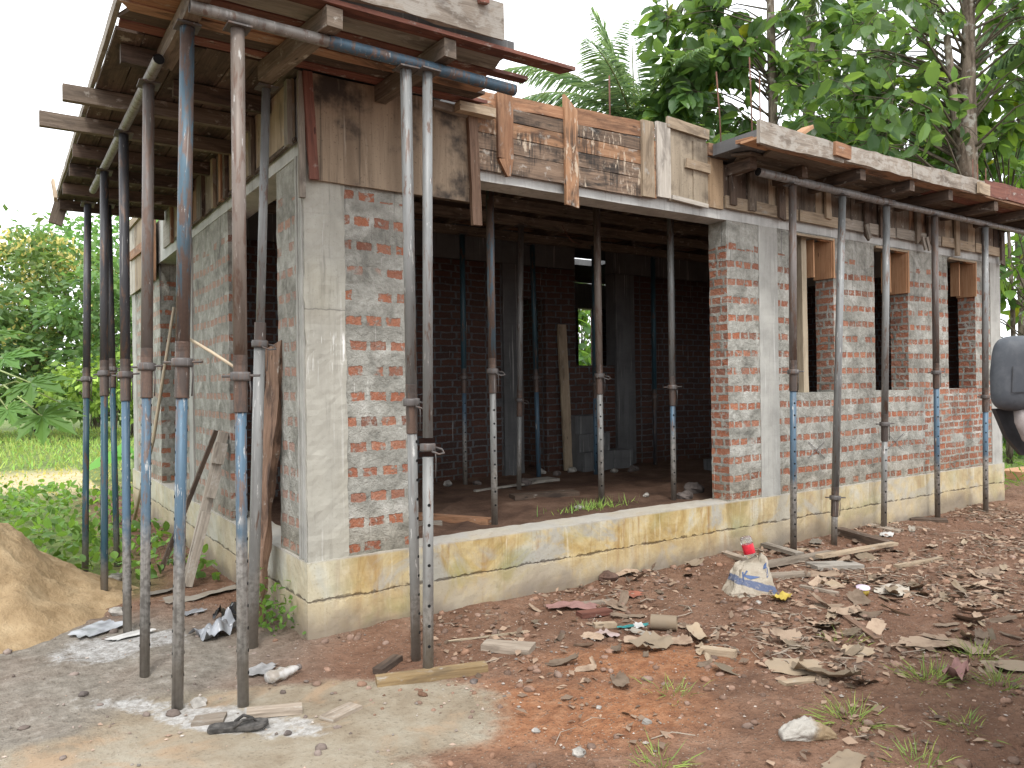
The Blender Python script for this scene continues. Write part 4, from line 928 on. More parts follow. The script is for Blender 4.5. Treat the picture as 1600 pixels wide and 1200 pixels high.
# lower growth behind the roof line
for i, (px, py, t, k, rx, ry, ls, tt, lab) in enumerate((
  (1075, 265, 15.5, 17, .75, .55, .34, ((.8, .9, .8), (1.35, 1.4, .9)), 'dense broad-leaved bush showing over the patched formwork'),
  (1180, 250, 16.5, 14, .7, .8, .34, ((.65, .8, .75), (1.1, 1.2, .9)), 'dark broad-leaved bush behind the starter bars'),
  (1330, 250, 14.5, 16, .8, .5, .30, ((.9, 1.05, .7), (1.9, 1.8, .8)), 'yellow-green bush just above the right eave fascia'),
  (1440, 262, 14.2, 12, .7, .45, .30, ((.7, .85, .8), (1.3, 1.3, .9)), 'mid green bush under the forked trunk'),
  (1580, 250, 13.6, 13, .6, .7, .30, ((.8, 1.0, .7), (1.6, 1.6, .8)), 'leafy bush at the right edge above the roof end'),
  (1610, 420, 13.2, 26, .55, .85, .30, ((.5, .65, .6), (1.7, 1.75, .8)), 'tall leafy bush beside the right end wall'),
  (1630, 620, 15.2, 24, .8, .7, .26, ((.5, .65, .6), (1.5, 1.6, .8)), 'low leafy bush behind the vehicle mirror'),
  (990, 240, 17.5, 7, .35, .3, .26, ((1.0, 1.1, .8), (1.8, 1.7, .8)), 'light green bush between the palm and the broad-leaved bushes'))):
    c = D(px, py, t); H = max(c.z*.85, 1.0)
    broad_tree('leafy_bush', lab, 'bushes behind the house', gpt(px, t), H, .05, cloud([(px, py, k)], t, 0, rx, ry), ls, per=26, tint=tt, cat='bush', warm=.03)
p = gpt(905, 21.5); broad_tree('leafy_bush', 'sunlit green bush seen through the rear window of the house', 'bushes behind the house', p, 2.2, .05, cloud([(905, 540, 26), (912, 500, 22), (880, 560, 12)], 21.5, 0, .7, .55), .30, per=26, tint=((.8, 1.0, .8), (1.5, 1.6, .9)), cat='bush')
fr_ = empty('rear_formwork', (7.0, 6.55, 3.37), 'board formwork above the rear wall glimpsed through the inner window hole', 'formwork panel')
for x in np.arange(5.2, 8.6, .42):
    b = MB(); b.plank((x+.21, 6.56, 3.38), (x+.21, 6.56, 3.745), .41, .02, (0, -1, 0), 4, .003); wpart(fr_, 'board', b, random.choice((W_TAN, W_JOIST)))
# feathery bright shoots
p = gpt(1018, 16.0); c = D(1018, 175, 16.0)-p; n = 420; t = empty('feathery_shrub', p, 'bright yellow-green feathery shrub peeping over the plank formwork', 'shrub')
b = MB(); b.tube([(0, 0, 0), (0, 0, c.z*.5), tuple(c)], [.05, .04, .015], 6); b.build('trunk', TWIG, t)
pp = np.array(c)[None]+RNG.normal(0, 1, (n, 3))*np.array([.26, .26, .22]); dd = pp-np.array(c)[None]+np.array([0, 0, .25]); leaves('crown', pp, dd, RNG.uniform(.18, .4, n), tints(n, (2.2, 2.1, .9), (3.6, 2.9, 1.1)), L_WEED, (LANCE_V, LANCE_F), t, 1, wid=.12)

# coconut palms
def palm(label, top, fronds, trunk=True, L=3.2, tint=((1.4, 1.55, 1.6), (2.3, 2.2, 1.8))):  # default tint is pale, haze put into the leaflet colour
    top = Vector(top); base = Vector((top.x+.3, top.y+.4, -.03)); t = empty('coconut_palm', base, label, 'palm tree', 'coconut palms behind the house')
    b = MB(); o = top-base; b.tube([(0, 0, 0), (o.x*.2, o.y*.2, o.z*.3), (o.x*.6, o.y*.6, o.z*.7), tuple(o)], [.2, .15, .13, .14], 10); b.build('trunk', BARK_P, t)
    for (lat, dep, up, Lf, droop) in fronds:
        d0 = Vector((RT.x*lat+FW.x*dep, RT.y*lat+FW.y*dep, up)).normalized(); pts = []; n = 26; p = o.copy(); d = d0.copy()
        for i in range(n+1):
            pts.append(p.copy()); p += d*(Lf/n); d = (d+Vector((0, 0, -droop/n))).normalized()
        b = MB(); b.tube(pts, [.022*(1-.85*i/n)+.003 for i in range(n+1)], 5, cap=False); fr = b.build('frond', flat_mat_rachis, t)
        P = []; Dd = []; S = []
        for i in range(2, n):
            ax = (pts[i+1]-pts[i]).normalized(); side = ax.cross(Vector((0, 0, 1))); 
            if side.length < .05: side = Vector((RT.x, RT.y, 0))
            side.normalize()
            for sub in (0, .25, .5, .75):
                q = pts[i].lerp(pts[i+1], sub)
                for sg in (-1, 1):
                    f = (i+sub)/n; ll = .85*math.sin(math.pi*min(1, .16+f*.80))**.8*(Lf/3.2)**.5
                    ld = (side*sg*.75+ax*(.45+.5*f)+Vector((0, 0, -.42-.2*RNG.random()))+Vector(RNG.normal(0, .09, 3))).normalized(); P.append(q); Dd.append(ld); S.append(ll*RNG.uniform(.8, 1.1))
        S = np.array(S); leaves('leaflets', P, Dd, S, tints(len(P), *tint), L_PALM, (LANCE_V, LANCE_F), fr, .15, wid=.17)
    return t
flat_mat_rachis = flat_mat('frond_rachis', (.17, .19, .07), .6)
palm('young coconut palm with arching fronds left of the broad-leaved trees', D(992, 205, 15.6),
  [(-.62, .1, 1.05, 3.3, 1.5), (-1.0, .0, .62, 3.3, 1.15), (.0, .1, 1, 2.4, .2), (-.35, -.5, .9, 2.4, 1.2), (-.85, -.2, .85, 2.9, 1.5), (-.25, .0, 1.1, 2.6, .7), (.5, .3, .9, 2.8, 1.4), (.9, 0, .5, 2.6, 1.3), (-.9, .3, .25, 2.6, .8), (-.15, .3, 1, 2.3, .6), (.3, -.6, .8, 2.4, 1.2)])
palm('tall coconut palm whose long fronds hang behind the slim trunk', D(1265, -70, 17.0),
  [(-.6, -.3, .15, 3.6, 2.0), (.35, -.3, .1, 3.9, 2.4), (-.15, -.5, -.05, 3.5, 2.6), (.7, .1, .3, 3.8, 2.0), (.1, .4, .2, 3.6, 2.6), (-.9, .2, .4, 3.6, 1.7), (.95, -.2, .5, 3.6, 1.6), (-.3, .2, 1, 3, .8), (.5, .5, 1, 3, .8), (.15, -.2, -.15, 3.3, 2.2)], tint=((.8, .85, .8), (1.6, 1.45, .9)))
palm('coconut palm at the right edge with pale drooping fronds', D(1690, 30, 17.5),
  [(-.9, -.1, .35, 3.4, 1.6), (-.8, .2, -.1, 3.0, 1.3), (-.5, 0, 1, 3.2, 1.0), (-1, .3, .05, 3.2, 1.7), (.6, .2, .6, 3, 1.5), (.2, -.6, .7, 3, 1.4), (-.7, -.4, -.3, 2.8, 1.2)], tint=((1.1, 1.2, 1.2), (1.8, 1.8, 1.5)))
palm('tall coconut palm behind the corner eave with one frond tip hanging down', D(650, -120, 17.0),
  [(.95, -.1, .75, 3.1, 1.7), (-.8, .2, .6, 3, 1.4), (0, .6, .8, 3, 1.3), (.2, -.6, .8, 2.6, 1.0), (-.3, .3, 1, 2.8, .8), (.5, .5, .9, 2.8, 1.2)], tint=((1.0, 1.1, 1.1), (1.6, 1.6, 1.3)))

# distant trees at left: crowns of many small leaves grouped in clumps
def far_tree(name, label, group, px, t, H, blobs, size, tint, flower=None, trunk=.25, n_per=260, cat='tree'):
    base = gpt(px, t); o = empty(name, base, label, cat, group)
    b = MB(); b.tube([(0, 0, 0), (.1, 0, H*.35), (-.1, .1, H*.75)], [trunk, trunk*.8, trunk*.35], 10)
    lat = Vector((RT.x, RT.y, 0)); dep = Vector((FW.x, FW.y, 0)); P = []; Dd = []; T = []; FP = []
    for (dx, z, rx, rz) in blobs:
        c = lat*dx+Vector((0, 0, z)); b.tube([(0, 0, H*.35), tuple(c*.6+Vector((0, 0, H*.15))), tuple(c)], [trunk*.4, trunk*.25, .03], 6, cap=False)
        for s in range(26):           # clumps on the blob's surface
            v = RNG.normal(0, 1, 3); v /= np.linalg.norm(v); v[2] = abs(v[2])*.9-.3 if RNG.random() < .75 else v[2]
            cc = np.array(c)+np.array(lat)*v[0]*rx+np.array(dep)*v[1]*rx+np.array([0, 0, v[2]*rz]); k = n_per//9; sh = .55+.55*RNG.random()
            pts = cc+RNG.normal(0, 1, (k, 3))*np.array([.26*rx, .26*rx, .16*rz]); P.append(pts); Dd.append((pts-cc)*.8+v[None]*.5+RNG.normal(0, .35, (k, 3))+np.array([0, 0, -.25]))
            T.append(tints(k, *tint)*sh)
            if flower and RNG.random() < flower and v[2] > -.1: FP.append(cc+v*.25)
    b.build('trunk', BARK, o); P = np.concatenate(P); Dd = np.concatenate(Dd); T = np.concatenate(T)
    leaves('crown', P, Dd, size*1.2*RNG.uniform(.6, 1.3, len(P)), T, L_MANGO, (KITE_V, KITE_F), o, .8)
    if FP:
        Q = np.concatenate([f+RNG.normal(0, 1, (34, 3))*np.array([.20, .20, .22]) for f in FP]); leaves('blossom', Q, RNG.normal(0, .6, Q.shape)+np.array([0, 0, .7]), RNG.uniform(.12, .24, len(Q)), tints(len(Q), (3.4, 2.0, 1.8), (4.6, 2.8, 2.4)), L_MANGO, (KITE_V, KITE_F), o, .8)
    return o
GL_T = 'trees beyond the field'
far_tree('mango_tree', 'large round mango tree with yellow blossom on the left beyond the field', GL_T, 60, 28, 5.5, [(-1.9, 5.6, 1.9, 1.5), (.0, 6.0, 1.9, 1.4), (1.6, 5.2, 1.6, 1.4), (-.4, 4.0, 2.2, 1.5), (1.9, 3.5, 1.6, 1.2), (-2.6, 3.8, 1.8, 1.4), (.6, 2.6, 2.0, 1.1)], .26, ((.9, 1.05, .8), (1.45, 1.4, .9)), flower=.36)
far_tree('feathery_tree', 'tall fine-leaved green tree behind the mango tree', GL_T, 150, 31, 7.5, [(-.3, 7.6, 2.0, 1.0), (1.4, 7.2, 2.0, 1.1), (-1.8, 6.8, 1.8, 1.0), (1.0, 5.4, 2.2, 1.5), (2.8, 5.6, 1.9, 1.5), (1.8, 3.6, 2.2, 1.5)], .24, ((.8, 1.15, .9), (1.5, 1.9, 1.1)))
far_tree('roadside_tree', 'dark green tree between the mango tree and the house corner', GL_T, 215, 25, 4.5, [(0, 5.2, 1.5, 1.3), (-1.2, 4.0, 1.4, 1.1), (.9, 3.9, 1.4, 1.3), (-.3, 2.4, 1.7, 1.3)], .24, ((.7, .95, .8), (1.3, 1.5, .9)))
far_tree('leafy_shrub', 'bright green rounded shrub at the far side of the field', GL_T, 175, 23.5, 2.2, [(0, 2.0, 1.1, .75), (-1.0, 1.5, .9, .6), (.8, 1.3, .9, .6)], .20, ((1.5, 1.6, .9), (2.6, 2.5, 1.1)), cat='shrub', trunk=.08, n_per=200)
far_tree('leafy_shrub', 'dark green low shrub under the mango tree', GL_T, 70, 25.5, 2.2, [(0, 1.5, 1.4, .9), (1.3, 1.3, 1.2, .8), (-1.4, 1.5, 1.2, .8), (2.4, 1.0, 1, .7)], .22, ((.8, 1.0, .7), (1.6, 1.7, .9)), cat='shrub', trunk=.08, n_per=200)
far_tree('hedge_tree', 'darker tree at the far left edge beyond the papaya leaves', GL_T, -60, 25, 5, [(0, 4.3, 1.9, 1.4), (.8, 2.8, 1.6, 1.1), (-1.4, 3, 1.8, 1.4), (.9, 1.6, 1.6, 1.0)], .26, ((.7, .9, .8), (1.2, 1.3, .9)), flower=.15)

# papaya plant
pb = gpt(-55, 6.1); pt = empty('papaya_plant', pb, 'papaya plant reaching in from the left edge with large lobed leaves', 'papaya')
pc = D(-45, 600, 6.1)-pb
b = MB(); b.tube([(0, 0, 0), (.02, 0, pc.z*.6), tuple(pc)], [.05, .042, .03], 10); b.build('trunk', bark_mat('papaya_stem', (.18, .17, .12), (.28, .27, .2)), pt)
def papaya_leaf(c, nrm, tipd, r):
    nrm = Vector(nrm).normalized(); y = Vector(tipd); y = (y-nrm*y.dot(nrm)).normalized(); x = y.cross(nrm); v = [Vector(c)]; fc = []
    for k in range(7):
        a = (k-3)*R(44); Lr = r*(1-.09*abs(k-3)); 
        prof = [(.28, -.16), (.45, -.17), (.6, -.11), (.68, -.20), (.80, -.08), (1, 0), (.80, .08), (.68, .20), (.6, .11), (.45, .17), (.28, .16)]; s = len(v)
        for (f, w) in prof:
            th = a+w/f*.95; p = Vector(c)+(y*math.cos(th)+x*math.sin(th))*Lr*f-nrm*(.22*Lr*f*f)+nrm*(.035*r*(1 if abs(w) > .1 else 0)); v.append(p)
        for i in range(len(prof)-1): fc.append((0, s+i, s+i+1))
    return v, fc
for (px, py, t, r, nn, tip) in ((48, 598, 5.2, .30, (-.1, -.45, .85), (.8, -.1, -.4)), (66, 650, 5.2, .29, (.1, -.55, .8), (.7, 0, -.5)), (5, 560, 5.9, .28, (-.2, -.5, .8), (.5, .2, -.2)), (12, 640, 5.5, .22, (0, -.6, .75), (.5, -.3, -.5)), (-10, 520, 6.1, .26, (0, -.3, .9), (.4, .3, 0)), (95, 630, 6.2, .20, (.2, -.3, .9), (.8, .1, -.4))):
    c = D(px, py, t)-pb; w = lambda a: RT*a[0]*1.0+FW*(a[1])*1.0+Vector((0, 0, a[2])); nv = w((nn[0], nn[1], nn[2])); tv = w(tip)
    v, fc = papaya_leaf(c, nv, tv, r); tt = np.repeat(tints(1, (1.2, 1.4, 1.2), (1.5, 1.6, 1.2)), len(v), 0); lf = rawmesh('leaf', [tuple(a) for a in v], fc, L_WEED, pt, tt)
    b = MB(); b.tube([pc+Vector((0, 0, -.1)), (pc+c)*.5+Vector((0, 0, .1)), c], [.009, .007, .005], 6); b.build('leaf_stalk', flat_mat('papaya_stalk', (.25, .30, .12)) if 'papaya_stalk' not in bpy.data.materials else bpy.data.materials['papaya_stalk'], pt)

# ground cover, field
def scatter_w(n, x0, x1, y0, y1, ok):
    out = []
    while len(out) < n:
        x = RNG.uniform(x0, x1); y = RNG.uniform(y0, y1)
        if ok(x, y): out.append((x, y))
    return out
def in_weeds(x, y):
    dp = (x-CAM.x)*FW.x+(y-CAM.y)*FW.y; m = mnoise.noise(Vector((x*.9, y*.9, 1)))
    if dp > 11.2+m*.5: return False
    if x > -.06 and -.1 < y < 6.9: return False
    if (x-sp_c.x)**2+(y-sp_c.y)**2 < 1.2: return False
    if x > -.75: return y > 1.75+m*.35 and RNG.random() < .8
    return y > 2.35+m*.5
pts = scatter_w(9500, -9, 1.5, 1.2, 11, in_weeds); P = []; Dd = []; S = []; T = []
for x, y in pts:
    hgt = (.16+.20*max(0, mnoise.noise(Vector((x*.7, y*.7, 9)))+.4))*(1 if y > 3 else .7)*(.55 if x > -.6 else 1)
    h = RNG.random()**.6*hgt; P.append((x, y, gh(x, y)+h)); Dd.append(RNG.normal(0, 1, 3)+np.array([0, 0, .15])); S.append(RNG.uniform(.055, .125)); T.append(.45+.8*h/max(hgt, .05))
T = tints(len(P), (.95, 1.05, .9), (1.7, 1.7, 1.0))*np.array(T)[:, None]
o = leaves('weeds', P, Dd, np.array(S), T, L_WEED, (OVATE_V, OVATE_F), None, .5); o['kind'] = 'stuff'
o['label'] = 'low broad-leaved green weeds beside the left wall'; 
def in_field(x, y):
    dp = (x-CAM.x)*FW.x+(y-CAM.y)*FW.y; la = (x-CAM.x)*RT.x+(y-CAM.y)*RT.y
    return 11.2 < dp < 34 and -1.2*dp < la < -.40*dp
pts = scatter_w(15000, -38, 8, 2, 30, in_field); P = []; Dd = []; S = []; T = []
for x, y in pts:
    dp = (x-CAM.x)*FW.x+(y-CAM.y)*FW.y+mnoise.noise(Vector((x*.6, y*.6, 2)))*.5; st = 11.2 < dp < 14.7
    P.append((x, y, -.03)); Dd.append(RNG.normal(0, .35, 3)+np.array([0, 0, .8])); S.append(RNG.uniform(.04, .10) if st else RNG.uniform(.08, .22)); T.append((2.3, 1.55, 1.2) if st else (1.15+.6*RNG.random(), 1.25+.4*RNG.random(), .95))
T = np.array(T)*RNG.uniform(.7, 1.2, (len(T), 1)); o = leaves('field_grass', P, Dd, np.array(S), T, L_GRASS, (BLADE_V, BLADE_F), None, .8, wid=.035); o['kind'] = 'stuff'
o['label'] = 'green and straw-coloured grass of the field at left'
# grass and low growth right of the house
def in_right(x, y): return 9.3 < x < 17 and -.5 < y < 9
pts = scatter_w(2600, 9.2, 17, -.5, 9, in_right); P = [(x, y, 0+RNG.random()*.12) for x, y in pts]; n = len(P)
o = leaves('verge_weeds', P, RNG.normal(0, .7, (n, 3))+np.array([0, 0, .5]), RNG.uniform(.08, .22, n), tints(n, (.9, 1, .8), (2.0, 2.0, 1)), L_WEED, (LANCE_V, LANCE_F), None, .6, wid=.09); o['kind'] = 'stuff'
o['label'] = 'low green weeds past the right end of the house'
# banana leaf behind the props
ban = gpt(205, 12.6); bt = empty('banana_plant', ban, 'young banana plant leaf showing between the left props and the house', 'banana plant')
b = MB(); b.tube([(0, 0, 0), (0, 0, .5)], [.06, .04], 8); b.build('stem', flat_mat('banana_stem', (.25, .33, .14)), bt)
for (lat, up, L) in ((-.9, .15, .9), (.9, .2, .9), (-.5, .7, .7), (.4, .9, .7)):
    v = []; fc = []
    for i in range(9):
        f = i/8; cpt = Vector((RT.x, RT.y, 0))*lat*f*L+Vector((0, 0, .48+up*f*.5-.35*f*f)); w = .15*math.sin(math.pi*min(1, .08+f*.92))**.6+.004; wd = Vector((0, 0, 1))*.7+Vector((FW.x, FW.y, 0))*.7
        v += [cpt-wd*w, cpt, cpt+wd*w]
        if i: s = 3*(i-1); fc += [(s, s+3, s+4, s+1), (s+1, s+4, s+5, s+2)]
    rawmesh('leaf', [tuple(a) for a in v], fc, L_WEED, bt, np.repeat(np.array([[1.3, 1.9, 1.1]]), len(v), 0))
# grass tufts on the dirt
for px, py, k, s, lab in ((1325, 1125, 90, .15, 'green grass tuft right of the white paper bag'), (1450, 1062, 100, .16, 'spreading grass tuft in the right foreground dirt'), (1528, 1025, 80, .14, 'grass tuft beside the torn cardboard at right'), (1050, 1085, 45, .10, 'small grass tuft on the orange soil'), (1028, 1190, 60, .12, 'grass tuft at the bottom edge on the orange soil'), (1560, 1070, 70, .13, 'grass tuft near the right edge of the dirt'), (1510, 1140, 40, .10, 'thin grass tuft low at the right'), (1315, 1000, 26, .09, 'tiny grass tuft among the leaf litter'), (1435, 1195, 50, .12, 'grass tuft cut by the bottom edge at right')):
    p = G(px, py); p.z = gh(p.x, p.y); t = empty('grass_tuft', p, lab, 'grass tuft', 'grass tufts on the dirt')
    q = RNG.normal(0, .055, (k, 3)); q[:, 2] = 0; dd = q*14+RNG.normal(0, .4, (k, 3))+np.array([0, 0, .55]); dd[:, 2] = np.abs(dd[:, 2])*.8+.1
    leaves('blades', q, dd, s*RNG.uniform(.4, .95, k), tints(k, (.75, .85, .6), (1.5, 1.3, .8)), L_GRASS, (BLADE_V, BLADE_F), t, .6, wid=.0045)
p = G(930, 795, .42); t = empty('grass_tuft', (p.x, p.y, .42), 'green grass tuft growing on the earth floor inside the opening', 'grass tuft'); k = 160
q = RNG.normal(0, 1, (k, 3))*np.array([.20, .05, 0]); leaves('blades', q, RNG.normal(0, .5, (k, 3))+np.array([0, 0, .8]), RNG.uniform(.06, .12, k), tints(k, (.9, 1.1, .8), (1.6, 1.6, .9)), L_GRASS, (BLADE_V, BLADE_F), t, .6, wid=.008)
p = G(428, 985); t = empty('creeping_weed', (p.x, p.y, 0), 'leafy weed growing at the foot of the near corner', 'weed'); k = 130
q = RNG.normal(0, 1, (k, 3))*np.array([.07, .10, .12]); q[:, 2] = np.abs(q[:, 2])*1.3; leaves('foliage', q, RNG.normal(0, 1, (k, 3)), RNG.uniform(.03, .06, k), tints(k, (.9, 1, .9), (1.5, 1.5, 1)), L_WEED, (OVATE_V, OVATE_F), t, .6)

# ================================================================== THINGS LEANING ON THE SIDE WALL
def on_ground(px, py, dz=0.0):
    p = G(px, py); p.z = gh(p.x, p.y)+dz; return p
def stick(name, label, cat, p0, p1, w, t, mat, up=(0, 0, 1), n=10, group=None, **k):
    b = MB(); b.plank(p0, p1, w, t, up, n, **k); return tag(b.build(name, mat), label, cat, group)
stick('rough_slab', 'dark red-brown rough bark slab leaning in the side doorway', 'timber slab', (-.16, .60, .0), (-.0, .55, 1.78), .16, .05, W_ROUGH, (-1, -.3, 0), 26, jit=.03, skew=.05)
stick('steel_bar', 'dark straight bar leaning on the left side wall', 'bar', (-.42, 2.35, .03), (-.02, 2.15, 1.16), .035, .035, W_DARK, (0, -1, 0), jit=.002)
b = MB(); b.plank((-.33, 1.78, .02), (-.03, 1.86, 1.16), .075, .04, (0, -1, .1), 10, .003)
b.plank((-.10, 1.80, .92), (-.06, 1.81, 1.08), .09, .05, (0, -1, .1), 3, .003); b.plank((-.15, 1.79, .66), (-.10, 1.80, .84), .06, .05, (0, -1, .1), 3, .003); b.plank((-.34, 1.72, .02), (-.19, 1.75, .56), .06, .05, (0, -1, .1), 4, .003)
tag(b.build('timber_strut', W_GREY), 'grey timber strut with nailed blocks leaning on the left side wall', 'strut')
b = MB(); a = G(205, 830); b.tube([(a.x, a.y, 0), (a.x*.6, a.y-.6, 1.0), Lx(272, 480, -.03)], [.018, .017, .014], 8); tag(b.build('wooden_pole', W_LIGHT), 'thin pale wooden pole leaning toward the far doorway of the side wall', 'pole')
pF = G(277, 1107); pE = G(380, 1105)
b = MB(); a = D(288, 525, 3.75); c = D(373, 578, 3.66); b.tube([a, a.lerp(c, .5)+Vector((0, 0, .004)), c], [.008, .008, .0075], 7); tag(b.build('thin_stick', W_LIGHT), 'thin pale stick wedged between the blue prop and the tan prop', 'stick')
# planks on the earth floor inside
def fpt(px, py, z=.44): return G(px, py, z)
stick('loose_plank', 'orange plank lying on the earth floor behind the crossing props', 'plank', fpt(560, 800), fpt(766, 815), .09, .05, W_ORANGE)
stick('loose_plank', 'grey short plank on the earth floor under the orange plank', 'plank', fpt(600, 822), fpt(690, 817), .08, .03, W_GREY)
stick('loose_plank', 'thin pale strip of wood lying near the inner brick wall', 'plank', fpt(742, 767), fpt(850, 752), .04, .02, W_PALE)
stick('loose_plank', 'dark thick plank lying across the middle of the earth floor', 'plank', fpt(800, 777), fpt(900, 770), .16, .05, W_DARK)
stick('loose_plank', 'pale board flat on the floor before the inner doorway', 'board', fpt(828, 752), fpt(865, 748), .22, .03, W_PALE)
stick('loose_plank', 'tall pale board standing against the inner brick wall', 'board', (4.40, 3.10, .43), (4.37, 3.17, 2.25), .13, .03, W_TAN, NY)
stick('loose_plank', 'long board resting on the low curb at the rear of the room', 'board', (5.7, 1.88, .57), (6.7, 1.86, .58), .12, .03, W_JOIST)
# rubble indoors
RUB = flat_mat('grey_rubble', (.30, .28, .25), .95, .35, 14, bump=.5); RUB_D = flat_mat('dark_rubble', (.12, .10, .09), .95, .3, 14, bump=.5); STONE_L = flat_mat('pale_stone', (.33, .31, .28), .9, .25, 14, bump=.5); BRK = flat_mat('brick_fragment', (.32, .12, .07), .9, .3, 20, bump=.4)
def stone_mesh(r, sq=.7, sd=0):
    b = MB(); n1, n2 = 7, 9
    for i in range(n1+1):
        for k in range(n2):
            ph = math.pi*i/n1; th = 2*math.pi*k/n2; v = Vector((math.sin(ph)*math.cos(th), math.sin(ph)*math.sin(th), math.cos(ph)*sq)); m = 1+.45*mnoise.noise(v*1.3+Vector((sd*3.3, 0, 0)))+.15*mnoise.noise(v*4+Vector((sd, 0, 0))); b.v.append(tuple(v*r*m))
    for i in range(n1):
        for k in range(n2): k2 = (k+1) % n2; b.face((i*n2+k, (i+1)*n2+k, (i+1)*n2+k2, i*n2+k2), [(0, 0)]*4)
    return b
def stone(px, py, r, mat, label, name='stone', cat='stone', group=None, z=None, sq=.7):
    p = G(px, py, 0 if z is None else z); o = stone_mesh(r, sq, random.random()*50).build(name, mat); o.location = (p.x, p.y, (gh(p.x, p.y) if z is None else z)+r*sq*.35); o.rotation_euler = (0, 0, random.random()*6)
    return tag(o, label, cat, group)
for i, (px, py, r, m) in enumerate(((845, 740, .06, RUB), (870, 742, .05, RUB_D), (820, 757, .07, RUB_D), (895, 737, .06, RUB), (700, 757, .05, RUB), (745, 757, .05, RUB_D), (960, 738, .05, RUB), (990, 736, .07, RUB_D), (1085, 768, .10, RUB_D), (1070, 778, .07, RUB_D), (905, 795, .04, RUB), (1010, 775, .03, RUB))):
    stone(px, py, r, m, 'lump of grey rubble on the shaded earth floor inside the opening', 'rubble_lump', 'rubble', 'rubble lumps on the inner floor', z=.43)

# ================================================================== DEBRIS ON THE DIRT
def lying(name, label, cat, a, c, w, t, mat, group=None, dz=0.0, **k):
    p0 = on_ground(*a, dz=t/2+dz); p1 = on_ground(*c, dz=t/2+dz+k.pop('rise', 0)); return stick(name, label, cat, p0, p1, w, t, mat, (0, 0, 1), 10, group, **k)
GP = 'loose timber on the dirt'
lying('timber_beam', 'muddy ochre timber beam lying under the crossing props at front', 'timber beam', (588, 1066), (760, 1044), .075, .045, W_MUD, GP, -.008, jit=.004)
lying('loose_plank', 'short olive-grey board on the wet grey ground at front', 'board', (510, 1128), (556, 1104), .085, .018, W_DEB, GP)
lying('loose_plank', 'wedge-shaped pale board end lying right of the crossing props', 'board', (756, 1010), (832, 1017), .11, .035, W_DEB, GP, taper=1.3)
lying('loose_plank', 'muddy grey board lying behind the black sandal', 'board', (385, 1120), (472, 1108), .085, .022, W_DEB, GP)
lying('loose_plank', 'pale muddy board end left of the black sandal', 'board', (302, 1130), (352, 1126), .09, .016, W_DEB, GP)
lying('loose_plank', 'long grey plank lying behind the cement bag toward the first right prop', 'plank', (1185, 893), (1300, 872), .09, .035, W_DEB, GP, .03)
lying('loose_plank', 'light plank slanting up beyond the cement bag', 'plank', (1280, 884), (1398, 858), .07, .025, W_TAN, GP, .05)
lying('loose_plank', 'grey plank on the ground right of the cement bag', 'plank', (1195, 905), (1262, 900), .08, .03, W_DEB, GP)
lying('loose_plank', 'whitish square-ended board beside the grey planks', 'board', (1268, 890), (1340, 885), .17, .035, W_PALE, GP)
lying('loose_plank', 'brown plank leaning over rubble left of the plastic bottle', 'plank', (1105, 862), (1165, 884), .07, .03, W_DEB, GP, .02)
lying('loose_plank', 'weathered plank behind the plastic bottle near the footing', 'plank', (1184, 856), (1250, 878), .08, .03, W_GREY, GP, .03)
lying('timber_beam', 'dark squared beam lying beside the second right prop', 'timber beam', (1310, 838), (1390, 856), .10, .07, W_DARK, GP)
lying('loose_plank', 'dark flat board under the fourth right prop', 'board', (1422, 812), (1480, 815), .16, .025, W_DARK, GP)
lying('loose_plank', 'pale flat board under the third right prop', 'board', (1350, 825), (1408, 833), .12, .02, W_DEB, GP)
lying('loose_plank', 'narrow stick-like strip in front of the yellow scrap', 'strip of wood', (1250, 918), (1310, 930), .03, .02, W_DEB, GP)
lying('loose_plank', 'pale narrow strip among the cardboard scraps beyond the cup', 'strip of wood', (1400, 887), (1470, 873), .05, .025, W_TAN, GP)
lying('loose_plank', 'wet reddish board in the litter below the footing', 'board', (905, 962), (952, 955), .09, .03, W_RED, GP)
lying('loose_plank', 'olive board lying behind the reddish board', 'board', (905, 945), (960, 940), .05, .02, W_DEB, GP)
lying('loose_plank', 'small pale block end near the crossing of the litter', 'block', (928, 977), (962, 974), .05, .03, W_TAN, GP)
lying('broken_stick', 'thick pale broken stick lying in the middle of the litter', 'stick', (1095, 1018), (1150, 1028), .05, .04, W_TAN, GP, jit=.012)
lying('broken_stick', 'long thin stick lying below the footing right of the props', 'stick', (700, 1003), (825, 984), .012, .010, W_LIGHT, GP, jit=.006)
lying('loose_plank', 'dark plank stub leaning behind the crossing props', 'board', (590, 1050), (622, 1030), .06, .03, W_DARK, GP)
lying('loose_plank', 'broken brown board among the right-hand scraps', 'board', (1322, 965), (1372, 1000), .05, .02, W_ROUGH, GP, jit=.008)
lying('loose_plank', 'thin broken board below the flat cardboard', 'board', (1222, 1072), (1285, 1060), .06, .015, W_TAN, GP, jit=.008)
lying('timber_block', 'yellowish timber block on the ground beyond the right end wall', 'block', (1578, 748), (1625, 742), .4, .12, W_NEW)
